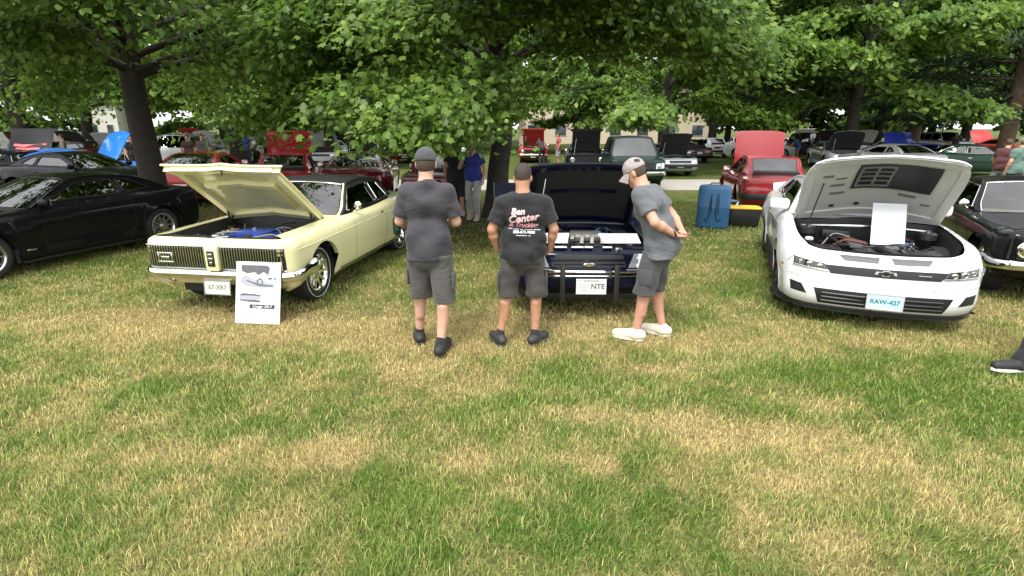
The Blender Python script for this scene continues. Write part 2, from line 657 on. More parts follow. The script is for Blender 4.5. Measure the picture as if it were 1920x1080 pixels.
def wheel_mesh(r, w, rim, style, rimmat, facemat=None):
    key = (r, w, rim, style, rimmat.name)
    if key in WHEELS:
        return WHEELS[key]
    t = MB()
    h = w / 2
    prof = [(rim - .01, -h + .02), (rim + .01, -h + .004), (rim + .5 * (r - rim), -h - .006), (r - .025, -h + .008), (r - .006, -h + .03), (r, -h * .5), (r, h * .5),
            (r - .006, h - .03), (r - .025, h - .008), (rim + .5 * (r - rim), h + .006), (rim + .01, h - .004), (rim - .01, h - .02)]
    t.add(*lathe(prof, 40), RUBBER)
    if style in ('slots', 'classic'):                  # thin white line on the side wall
        q = rim + .62 * (r - rim)
        t.add(*lathe([(q - .004, h + .004), (q - .002, h + .0085), (q + .003, h + .0085), (q + .005, h + .004)], 40), mat('tyre_white', (.6, .6, .58), .6))
    g = MB()
    fm = facemat or rimmat
    g.add(*lathe([(rim + .006, h - .012), (rim + .012, h + .002), (rim - .002, h + .006), (rim - .016, h - .004), (rim - .03, h - .045), (rim - .035, -h + .03)], 40), rimmat)
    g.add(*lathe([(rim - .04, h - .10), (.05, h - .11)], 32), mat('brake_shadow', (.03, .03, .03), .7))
    g.add(*lathe([(rim * .72, h - .085), (rim * .72, h - .078), (.05, h - .078)], 32), mat('brake_disc', (.25, .25, .25), .4, .8))
    hub = .055
    g.add(*lathe([(hub, h - .08), (hub, h - .018), (hub - .012, h - .008), (.0, h - .006)], 20), fm)
    ns = {'five': 5, 'ten': 10, 'slots': 10, 'twin': 10, 'classic': 5}[style]
    for i in range(ns):
        a = 2 * math.pi * i / ns
        if style == 'twin': a += (.11 if i % 2 else -.11) + (-1 if i % 2 else 1) * math.pi / ns * .75
        w0, w1 = {'five': (.042, .03), 'ten': (.016, .013), 'slots': (.03, .022), 'twin': (.016, .012), 'classic': (.04, .05)}[style]
        V = []
        for rr, ww, z0, z1 in ((.035, w0, h - .06, h - .016), (rim * .55, (w0 + w1) / 2, h - .065, h - .02), (rim - .02, w1, h - .06, h - .012)):
            for sgn, yy in ((-1, z0), (1, z0), (1, z1), (-1, z1)):
                px, pz = rr, sgn * ww * (1.0 if yy == z0 else .75)
                V.append((px * math.cos(a) - pz * math.sin(a), yy, px * math.sin(a) + pz * math.cos(a)))
        F = []
        for k in range(2):
            for j in range(4):
                F.append([k * 4 + j, k * 4 + (j + 1) % 4, k * 4 + 4 + (j + 1) % 4, k * 4 + 4 + j])
        F += [[0, 3, 2, 1], [8, 9, 10, 11]]
        g.add(V, F, fm)
    for i in range(5):
        a = 2 * math.pi * (i + .5) / 5
        g.add(*lathe([(.009, h - .03), (.009, h - .012), (.0, h - .01)], 6, c=(.036 * math.cos(a), 0, .036 * math.sin(a))), CHROME)
    WHEELS[key] = (t.mesh('wheel', 40, recalc=True), g.mesh('rim', 40, recalc=True))
    return WHEELS[key]


class Car:
    def __init__(s, sp, name, label=None, cat='car', group=None):
        s.sp = sp
        s.P = sp['paint']
        s.root = empty(name)
        tagk(s.root, label, cat, group)
        s.shell()

    # ---- painted shell with wheel arches
    def shell(s):
        sp = s.sp
        K = len(next(iter(sp['profs'].values())))
        rows = []
        for (x, y, pn, zt) in sp['per']:
            pr = sp['profs'][pn]
            z0, z1 = pr[1][0], pr[-1][0]
            r = [x, y]
            for i, (z, d) in enumerate(pr):
                zz = z if i < 2 else z0 + (z - z0) * (zt - z0) / (z1 - z0)
                r += [zz, d]
            rows.append(r)
        D = hermite(rows, 30)
        L = np.concatenate([[0], np.cumsum(np.linalg.norm(np.diff(D[:, :2], axis=0), axis=1))])
        T = np.gradient(D[:, :2], axis=0)
        T /= np.linalg.norm(T, axis=1)[:, None] + 1e-9
        N = np.stack([T[:, 1], -T[:, 0]], 1)
        Q = np.concatenate([D, N], 1)
        st = sp.get('step', .05)
        ls = list(np.linspace(0, L[-1], int(L[-1] / st) + 1))
        ra, zc = sp['ra'], sp['rw']
        spec = []
        for xw in sp['axle']:
            for sg in (1, -1):
                xx = xw + sg * ra
                side = np.where(N[:, 1] > .5)[0]
                j = side[np.argmin(np.abs(D[side, 0] - xx))]
                spec.append((L[j], xx))
        keep = [l for l in ls if all(abs(l - q[0]) > .02 for q in spec)]
        allc = sorted([(l, None) for l in keep] + [(q[0] - .001 * 1, ('e', q[1])) for q in spec] + [(q[0] + .001, ('e', q[1])) for q in spec])
        cols = []
        nb = sp.get('nrow', 3)
        for l, fl in allc:
            c = np.array([np.interp(l, L, Q[:, k]) for k in range(Q.shape[1])])
            x, y = c[0], c[1]
            n = c[-2:] / np.linalg.norm(c[-2:])
            pr = c[2:2 + 2 * K].reshape(K, 2)
            pz = hermite(pr[:, [0, 1]], nb)          # z, inset
            arch = None
            if n[1] > .5:
                for xw in sp['axle']:
                    dx = x - xw
                    if abs(dx) < ra - 1e-4:
                        arch = zc + sp.get('archdz', .0) + math.sqrt(max(0, ra * ra - dx * dx)) * sp.get('archk', 1.0)
            m = len(pz)
            if arch is not None and arch > pz[0, 0]:
                tt = np.arange(m)
                za = np.maximum.accumulate(pz[:, 0])
                t0 = np.interp(arch, za, tt)
                q = np.linspace(t0, m - 1, m)
                pz = np.stack([np.interp(q, tt, pz[:, 0]), np.interp(q, tt, pz[:, 1])], 1)
            fl_ = 0.0
            for xw, amt in zip(sp['axle'], sp.get('flare', (0, 0))):
                fl_ += amt * math.exp(-((x - xw) / .42) ** 2) * max(0, n[1])
            col = []
            for z, d in pz:
                ff = fl_ * math.exp(-((z - zc * 1.7) / .22) ** 2)
                dd = d - ff
                col.append((x - n[0] * dd, max(0.0, y - n[1] * dd), z))
            cols.append((col, n, arch))
        s.cols = cols
        m = len(cols[0][0])
        b = MB()
        for sg in (1, -1):
            V = [(p[0], p[1] * sg, p[2]) for c, _, _ in cols for p in c]
            F = []
            for i in range(len(cols) - 1):
                for j in range(m - 1):
                    a = i * m + j
                    f = [a, a + 1, a + m + 1, a + m]
                    F.append(f if sg < 0 else f[::-1])
            b.add(V, F, s.P)
            # arch lips
            for i in range(len(cols) - 1):
                if cols[i][2] is not None and cols[i + 1][2] is not None:
                    p, q = cols[i][0][0], cols[i + 1][0][0]
                    b.add([(p[0], p[1] * sg, p[2]), (q[0], q[1] * sg, q[2]), (q[0], (q[1] - .05) * sg, q[2] + .004), (p[0], (p[1] - .05) * sg, p[2] + .004)], [[0, 1, 2, 3]], s.P)
        s.bvh = BVHTree.FromPolygons([Vector(v) for v in b.v], b.f)
        s.body_mb = b
        e = np.array([c[-1] for c, _, _ in cols])
        nn = np.array([n for _, n, _ in cols])
        sd = nn[:, 1] > .6
        o = np.argsort(e[sd, 0])
        s.ex, s.ey, s.ez = e[sd, 0][o], e[sd, 1][o], e[sd, 2][o]
        fr = (nn[:, 0] > .55)
        s.fy, s.fx, s.fz = e[fr, 1], e[fr, 0], e[fr, 2]
        rr = (nn[:, 0] < -.55)
        o = np.argsort(e[rr, 1])
        s.ry, s.rx, s.rz = e[rr, 1][o], e[rr, 0][o], e[rr, 2][o]

    def yt(s, x): return float(np.interp(x, s.ex, s.ey))
    def zt(s, x): return float(np.interp(x, s.ex, s.ez))

    def deckfn(s, front, xc, bow, crown, gap=.006, bump=None):
        """surface spanning the opening between the body edges, from nose (or tail) to x = xc"""
        ey, exx, ez = (s.fy, s.fx, s.fz) if front else (s.ry, s.rx, s.rz)
        yc = float(ey[-1])
        xk = float(exx[-1])
        zk = float(ez[-1])

        def fn(u, vv):
            v = (vv * 2 - 1)
            xe = xk + (xc - xk) * u
            vg = v * (1 - gap / max(s.yt(xe), .1))
            fx = float(np.interp(abs(v) * yc, ey, exx)) + (-gap if front else gap)
            fz = float(np.interp(abs(v) * yc, ey, ez))
            wy = s.yt(xe) if u > .0 else yc
            k = min(1, u / .12)
            wy = yc + (s.yt(xe) - yc) * k if u < .12 else s.yt(xe)
            cx = xc + bow * (1 - v * v)
            x = fx + (cx - fx) * u
            y = vg * wy
            z = s.zt(xe) + (fz - zk) * (1 - u) ** 2 + crown * (1 - v * v) * min(1, .25 + u * 1.2)
            if bump: z += bump(x, y, u, v)
            return (x, y, z)
        return fn

    def hood(s, ang=0.0, mat_out=None, mat_in=None, inner='plain', crown=.03, bump=None, thick=.022):
        sp = s.sp
        fn = s.deckfn(True, sp['xcowl'], sp.get('hbow', .05), crown, bump=bump)
        s.hoodfn = fn
        hx, hz = sp['xcowl'], s.zt(sp['xcowl'])
        b = MB()
        nu, nv = 16, 20
        V, F = grid(lambda u, v: (lambda p: (p[0] - hx, p[1], p[2] - hz))(fn(.002 + u * .994, v)), nu, nv)
        V, F = slab(V, F, (0, 0, -thick))
        n0 = nu * nv
        b.add(V, F, mat_out or s.P)
        ii = b.slot(mat_in or s.P)
        for k in range(n0, 2 * n0): b.m[k] = ii
        o = b.obj('hood', s.root, (hx, 0, hz), (0, -R(ang), 0), smooth=30, recalc=True)
        s.hood_o = o
        s.hood_h = (hx, hz, thick)
        return o

    def hoodpt(s, u, v, dz=0.0):
        """point on the hood in the hood object's own space"""
        p = s.hoodfn(u, (v + 1) / 2)
        hx, hz, th = s.hood_h
        return (p[0] - hx, p[1], p[2] - hz + dz)

    def under_patch(s, name, u0, u1, v0, v1, d0, d1, m, nu=8, nv=8, parent=None):
        """a raised panel on the underside of the hood, between heights -d0 and -d1 below the skin"""
        b = MB()
        V, F = grid(lambda a, c: s.hoodpt(u0 + (u1 - u0) * a, v0 + (v1 - v0) * c, -d0), nu, nv)
        V, F = slab(V, F, (0, 0, -(d1 - d0)))
        b.add(V, F, m)
        return b.obj(name, parent or s.hood_o)

    def finish_body(s, extra=None):
        b = s.body_mb
        sp = s.sp
        # trunk deck and cowl are part of the body skin
        if sp.get('deck', True):
            fn = s.deckfn(False, sp['xdeck'], -sp.get('dbow', .05), sp.get('dcrown', .03), gap=.005, bump=sp.get('dbump'))
            V, F = grid(lambda u, v: fn(u, v), 12, 18)
            V, F = slab(V, F, (0, 0, -.02))
            q = MB(); q.add(V, F, s.P)
            q.obj('trunk_lid', s.root, smooth=30)
        xc, xw = sp['xcowl'], sp['xw']
        hb, wb = sp.get('hbow', .05), sp['wbow']
        def cw(u, v):
            q = v * 2 - 1
            xa = xc - .004 + hb * (1 - q * q) - .004
            xb = xw + wb * (1 - q * q) - .01
            xe = xc + (xw - xc) * u
            return (xa + (xb - xa) * u, q * s.yt(xe), s.zt(xe) + sp.get('hcrown', .03) * (1 - q * q) - .006 - .012 * math.sin(u * math.pi))
        V, F = grid(cw, 4, 16)
        b.add(V, F, sp.get('cowlmat', s.P))
        o = b.obj('body', s.root, smooth=sp.get('smooth', 32))
        s.body = o
        u = MB()
        x0, x1 = sp['axle']
        xf, xr = float(s.fx[0]), float(s.rx[0])
        zu = sp.get('zu', .2)
        wy = sp['wy']
        u.add(*box((x0 + x1) / 2, 0, zu + .12, (x0 - x1) - 2 * sp['ra'] + .1, 2 * wy - .06, .2), UNDER)
        u.add(*box((x0 + x1) / 2, 0, zu + .14, xf - xr - .34, 1.02, .2), UNDER)
        u.add(*box(xf - .32, 0, zu + .16, .3, 1.3, .2), UNDER)
        u.add(*box(xr + .32, 0, zu + .18, .3, 1.3, .24), UNDER)
        for xw_ in sp['axle']:
            for sg in (1, -1):
                rr = sp['ra'] + .012
                V, F = lathe([(rr, wy - .34), (rr, wy - .035)], 20, c=(xw_, 0, sp['rw']), a0=-.15, a1=math.pi + .15)
                u.add([(p[0], p[1] * sg, p[2]) for p in V], F, UNDER)
                V, F = lathe([(.02, wy - .34), (rr, wy - .34)], 20, c=(xw_, 0, sp['rw']), a0=-.15, a1=math.pi + .15)
                u.add([(p[0], p[1] * sg, p[2]) for p in V], F, UNDER)
        u.obj('underbody', s.root, smooth=0)

    # ---- cabin
    def cabin(s, intmat=INTBLK, roofmat=None, glassmat=GLASS, trim=TRIMBLK, sidewin=None, trimr=.007, rearglass=None, headrest=True, seats=True):
        sp = s.sp
        RM = roofmat or s.P
        xw, xA, zA, xC, zC, xB = sp['xw'], sp['xA'], sp['zA'], sp['xC'], sp['zC'], sp['xB']
        yA = sp['yA']
        xm = (xA + xC) / 2
        zb_m = s.zt(xm)
        tum = (s.yt(xm) - yA) / (zA - zb_m)
        zm = max(zA, zC) + sp.get('zroof', .03)

        def ys(x, z):
            return s.yt(x) - (z - s.zt(x)) * tum
        # silhouette of the rail, front to back
        top = [(xw, s.zt(xw))]
        ptsA = hermite([(xw, s.zt(xw)), ((xw + xA) / 2, (s.zt(xw) + zA) / 2 + sp.get('abow', .015)), (xA, zA)], 5)
        ptsR = hermite([(xA, zA), (xA + (xC - xA) * .35, zm), (xC, zC)], 6)
        ptsC = hermite([(xC, zC), ((xC + xB) / 2, (zC + s.zt(xB)) / 2 + sp.get('cbow', .02)), (xB, s.zt(xB))], 6)
        rail = [tuple(p) for p in ptsA] + [tuple(p) for p in ptsR[1:]] + [tuple(p) for p in ptsC[1:]]
        belt = [(x, s.zt(x)) for x in np.linspace(xB, xw, 24)][1:-1]
        outer = rail + belt
        wins = [roundpoly(w, sp.get('wr', .04)) for w in sidewin]
        b = MB()
        for sg in (1, -1):
            rings = [[(x, z, 0) for x, z in outer]] + [[(x, z, 0) for x, z in w] for w in wins]
            tri = tessellate_polygon([[Vector(p) for p in r] for r in rings])
            fl = [p for r in rings for p in r]
            V = [(p[0], sg * ys(p[0], p[1]), p[1]) for p in fl]
            V2, F2 = slab(V, [list(t) for t in tri], (0, -sg * .03, 0))
            b.add(V2, F2, sp.get('sailmat', RM))
            b.add(*tube([(x, sg * ys(x, z), z) for x, z in rail], sp.get('railr', .017), 6), sp.get('railmat', RM))
        cr = sp.get('rcrown', .05)

        def upper(x, z, bx, bz, v):
            q = 1 - abs(v) ** 2.2
            return (x + bx * q, v * ys(x, z), z + bz * q)

        def surf(pts, b0, b1):
            n = len(pts) - 1
            def fn(u, v):
                t = u * n
                i = min(int(t), n - 1)
                k = t - i
                x = pts[i][0] * (1 - k) + pts[i + 1][0] * k
                z = pts[i][1] * (1 - k) + pts[i + 1][1] * k
                return upper(x, z, b0[0] * (1 - u) + b1[0] * u, b0[1] * (1 - u) + b1[1] * u, v)
            return fn
        W = surf(ptsA, (sp['wbow'], sp.get('hcrown', .03)), (sp['wbow'] * .45, cr))
        Rf = surf(ptsR, (sp['wbow'] * .45, cr), (-sp['bbow'] * .4, cr))
        B = surf(ptsC, (-sp['bbow'] * .4, cr), (-sp['bbow'], sp.get('dcrown', .03)))
        V, F = grid(lambda u, v: Rf(u, v * 2 - 1), 14, 16)
        V, F = slab(V, F, (0, 0, -.025))
        b.add(V, F, RM)
        vw, vb = sp.get('vw', .93), sp.get('vb', .86)
        for (S, vv, u0, u1, mm) in ((W, vw, 0.0, .95, s.P), (B, vb, .06, .97, RM)):
            for sg in (1, -1):
                V, F = grid(lambda u, v: S(u, sg * (vv + (1 - vv) * v)), 8, 3)
                b.add(*slab(V, F, (-.014 if S is W else .014, 0, -.012)), mm)
        V, F = grid(lambda u, v: W(.95 + .05 * u, (v * 2 - 1) * vw), 2, 14)
        b.add(*slab(V, F, (-.014, 0, -.012)), RM)
        V, F = grid(lambda u, v: B(.06 * u, (v * 2 - 1) * vb), 2, 14)
        b.add(*slab(V, F, (.014, 0, -.012)), RM)
        V, F = grid(lambda u, v: B(.97 + .03 * u, (v * 2 - 1) * vb), 2, 14)
        b.add(*slab(V, F, (.014, 0, -.012)), s.P)
        s.roof = b.obj('roof', s.root, smooth=28)
        # glass
        g = MB()
        g.add(*grid(lambda u, v: (lambda p: (p[0] - .004, p[1], p[2] - .004))(W(.0 + .952 * u, (v * 2 - 1) * (vw + .004))), 10, 16), glassmat)
        wo = g.obj('windshield', s.root, smooth=60)
        tr = MB()
        ring = [W(u, -vw) for u in np.linspace(.01, .95, 8)] + [W(.95, v) for v in np.linspace(-vw, vw, 12)] + [W(u, vw) for u in np.linspace(.95, .01, 8)]
        tr.add(*tube(ring, trimr, 6), trim)
        tr.obj('windshield_trim', wo)
        g = MB()
        g.add(*grid(lambda u, v: (lambda p: (p[0] + .003, p[1], p[2] - .004))(B(.055 + .92 * u, (v * 2 - 1) * (vb + .004))), 10, 14), rearglass or glassmat)
        ro = g.obj('rear_window', s.root, smooth=60)
        tr = MB()
        ring = [B(u, -vb) for u in np.linspace(.06, .97, 8)] + [B(.97, v) for v in np.linspace(-vb, vb, 12)] + [B(u, vb) for u in np.linspace(.97, .06, 8)]
        tr.add(*tube(ring + ring[:1], trimr, 6), trim)
        tr.obj('rear_window_trim', ro)
        for sg in (1, -1):
            for w in wins:
                g = MB()
                V, F = poly_slab([(x, sg * (ys(x, z) - .014), z) for x, z in w], (0, -sg * .004, 0))
                g.add(V, F, rearglass or glassmat)
                wo = g.obj('side_window', s.root, smooth=20)
                t = MB()
                t.add(*tube([(x, sg * (ys(x, z) + .002), z) for x, z in w + w[:1]], trimr, 6, cap=False), trim)
                t.obj('window_trim', wo)
        s.ys = ys
        # interior
        it = MB()
        fl = sp.get('zfloor', .34)
        it.add(*box((xw + xB) / 2 - .1, 0, fl, xw - xB + .1, 1.2, .06), intmat)
        it.add(*box(xw - .32, 0, s.zt(xw) - .11, .42, 1.22, .2, .05), intmat)
        it.add(*box(xB + .12, 0, s.zt(xB) - .06, .34, 1.16, .05), intmat)
        for sg in (1, -1):
            it.add(*box((xw + xB) / 2, sg * (sp['wy'] - .14), (fl + zb_m) / 2 - .03, (xw - xB) * .72, .05, zb_m - fl - .06), intmat)
        it.add(*box(xw - 1.0, 0, fl + .12, .9, .16, .2, .03), intmat)
        it.obj('interior', s.root)
        if seats:
            xs = xw - 1.22
            for sg in (1, -1):
                st = MB()
                st.add(*box(xs + .1, sg * .36, fl + .17, .5, .48, .16, .05), intmat)
                V, F = box(0, 0, .31, .13, .46, .6, .05)
                Mx = Matrix.Translation((xs - .2, sg * .36, fl + .2)) @ Matrix.Rotation(-.3, 4, 'Y')
                st.add(V, F, intmat, Mx)
                if headrest:
                    V, F = box(0, 0, .68, .09, .26, .16, .04)
                    st.add(V, F, intmat, Mx)
                st.obj('seat', s.root)
            st = MB()
            st.add(*box(max(xs - .85, xB + .2), 0, fl + .2, .4, 1.05, .16, .05), intmat)
            V, F = box(0, 0, .24, .12, 1.05, .44, .05)
            st.add(V, F, intmat, Matrix.Translation((max(xs - 1.08, xB + .1), 0, fl + .24)) @ Matrix.Rotation(-.35, 4, 'Y'))
            st.obj('rear_seat', s.root)
            sw = MB()
            M = Matrix.Translation((xw - .62, .36, s.zt(xw) - .03)) @ Matrix.Rotation(-R(62), 4, 'Y')
            ringp = [(.185 * math.cos(a), .185 * math.sin(a), 0) for a in np.linspace(0, 2 * math.pi, 25)]
            sw.add(*tube(ringp, .014, 6, cap=False), INTBLK, M)
            for a in (0, 2.1, 4.2): sw.add(*tube([(0, 0, -.03), (.18 * math.cos(a), .18 * math.sin(a), 0)], .011, 5), INTBLK, M)
            sw.obj('steering_wheel', s.root)

    def wheels(s, style='five', rimmat=STEEL, rim=None, w=.225, facemat=None):
        sp = s.sp
        t, g = wheel_mesh(sp['rw'], w, rim or sp['rw'] * .66, style, rimmat, facemat)
        for xw in sp['axle']:
            for sg in (1, -1):
                o = link('wheel', t, s.root, (xw, sg * (sp['wy'] - w / 2 - sp.get('win', .03)), sp['rw']), (0, 0.4 * xw, 0 if sg > 0 else math.pi))
                link('rim', g, o)

    # ---- pieces laid on the shell
    def cast(s, side, a, c):
        if side == 'f': o, d = Vector((6, a, c)), Vector((-1, 0, 0))
        elif side == 'r': o, d = Vector((-6, a, c)), Vector((1, 0, 0))
        elif side == 'l': o, d = Vector((a, 4, c)), Vector((0, -1, 0))
        else: o, d = Vector((a, -4, c)), Vector((0, 1, 0))
        h = s.bvh.ray_cast(o, d)
        if h[0] is None or h[3] > 6.5:
            if side in 'fr':
                q = Vector((float(s.fx[0]) if side == 'f' else float(s.rx[0]), a, c))
            else:
                q = Vector((a, s.yt(a) * (1 if side == 'l' else -1), c))
            h = s.bvh.find_nearest(q)
        n = h[1]
        if n.dot(d) > 0: n = -n
        return h[0], n

    def patch(s, name, side, quad, off, m, thick=.02, n=8, k=4, parent=None, smooth=30, mb=None):
        """a piece following the shell; quad = 4 corners (y,z) or (x,z): bottom-a, bottom-b, top-b, top-a"""
        q = [Vector((*p, 0)) for p in quad]
        def fn(u, v):
            p = (q[0] * (1 - u) + q[1] * u) * (1 - v) + (q[3] * (1 - u) + q[2] * u) * v
            h, nn = s.cast(side, p.x, p.y)
            return h + nn * off
        V, F = grid(fn, n, k)
        d = {'f': (-thick, 0, 0), 'r': (thick, 0, 0), 'l': (0, -thick, 0), 'x': (0, thick, 0)}[side]
        V, F = slab(V, F, d)
        if mb is not None:
            mb.add(V, F, m); return mb
        b = MB(); b.add(V, F, m)
        return b.obj(name, parent or s.root, smooth=smooth)

    def bar(s, name, side, pts, r, m, off=.0, parent=None, n=6, mb=None, sub=6):
        """a round strip along a path on the shell"""
        path = []
        for i in range(len(pts) - 1):
            for j in range(sub):
                t = j / sub
                path.append((pts[i][0] * (1 - t) + pts[i + 1][0] * t, pts[i][1] * (1 - t) + pts[i + 1][1] * t))
        path.append(pts[-1])
        P = []
        for a, c in path:
            h, nn = s.cast(side, a, c)
            P.append(h + nn * off)
        V, F = tube(P, r, n)
        if mb is not None:
            mb.add(V, F, m); return mb
        b = MB(); b.add(V, F, m)
        return b.obj(name, parent or s.root, smooth=50)

    def seams(s, lines, r=.0035):
        """shut lines of doors and panels, both sides"""
        for side in ('l', 'x'):
            for ln in lines:
                s.bar('panel_seam', side, ln, r, UNDER, -.001, parent=s.body, n=4, sub=8)

    def mirrors(s, x, z, m=None, chrome=False, size=(.10, .19, .12)):
        for sg in (1, -1):
            y = s.ys(x, s.zt(x)) + .10
            b = MB()
            if chrome:
                b.add(*lathe([(0, .03), (.03, .028), (.055, .01), (.058, -.006), (.0, -.008)], 18, 'x', (x, sg * (y - .02), z + .09)), CHROME)
                b.add(*tube([(x, sg * (y - .1), z), (x, sg * (y - .02), z + .06)], .012, 6), CHROME)
            else:
                V, F = box(0, 0, 0, *size, .04, 3)
                V = [(p[0] * (1 - .25 * abs(p[1]) / size[1]), p[1], p[2] + .01 * p[1] * sg) for p in V]
                b.add(V, F, m or s.P, Matrix.Translation((x, sg * y, z + .07)))
                b.add(*tube([(x, sg * (y - .14), z + .01), (x, sg * (y - .05), z + .05)], .022, 6), TRIMBLK)
                b.add(*box(x - size[0] / 2 - .001, sg * y, z + .07, .006, size[1] * .8, size[2] * .72), CHROME)
            b.obj('mirror', s.root)

    def plate(s, side, y, z, w=.305, h=.152, text='', tcol=None, pm=None, tilt=0.0, x=None, tsize=.085, frame=None, ty=0.0, tshift=0.0):
        hp, nn = s.cast(side, y, z)
        px = (hp.x if x is None else x)
        sg = 1 if side == 'f' else -1
        px += .012 * sg
        b = MB()
        V, F = box(0, 0, 0, .006, w, h, .0025)
        b.add(V, F, pm or WHITEPLATE)
        if frame:
            for a in ((0, h / 2, w + .016, .014), (0, -h / 2, w + .016, .014), (w / 2, 0, .014, h), (-w / 2, 0, .014, h)):
                b.add(*box(.002 * sg, a[0], a[1], .012, a[2], a[3], .002), frame)
        o = b.obj('license_plate', s.root, (px, y, z), (0, tilt, 0), smooth=20)
        if text:
            V, F = text_mesh(text, tsize, bold=.002)
            V = [(.0045 * sg, (p[0] + tshift) * sg, p[1] + ty) for p in V]
            t = MB(); t.add(V, F, tcol or INK)
            t.obj('plate_lettering', o, smooth=0, recalc=False)
        return o

    def place(s, x, y, heading, scale=1.0, z=0.0):
        """heading: direction of the nose, degrees from -y (towards the camera), positive to the picture's left"""
        a = math.atan2(-math.cos(R(heading)), -math.sin(R(heading)))
        s.root.location = (x, y, z)
        s.root.rotation_euler = (0, 0, a)
        s.root.scale = (scale,) * 3
        return s


def engine_bay(c, wallmat=None, floor=.42, depth=.30):
    """inner wings, bulkhead, radiator panel and floor of an open engine bay"""
    b = MB()
    fn = c.hoodfn
    wm = wallmat or BAYBLK
    for sg in (0, 1):
        V, F = grid(lambda u, v: (lambda p: (p[0], p[1] * (1 - .02 - .10 * v), p[2] - .012 - v * (p[2] - floor)))(fn(.04 + .95 * u, sg)), 12, 4)
        b.add(V, F, wm)
    V, F = grid(lambda u, v: (lambda p: (p[0] - .05 * v - .02, p[1] * .97, p[2] - .02 - v * (p[2] - floor)))(fn(.03, u)), 14, 3)
    b.add(V, F, wm)
    V, F = grid(lambda u, v: (lambda p: (p[0] + .02 * v, p[1] * .97, p[2] - .02 - v * (p[2] - floor)))(fn(.985, u)), 14, 3)
    b.add(V, F, wm)
    xf, xc = fn(.05, .5)[0], fn(.98, .5)[0]
    b.add(*box((xf + xc) / 2, 0, floor, xf - xc + .1, 1.3, .03), BAYBLK)
    return b.obj('engine_bay', c.root, smooth=25)

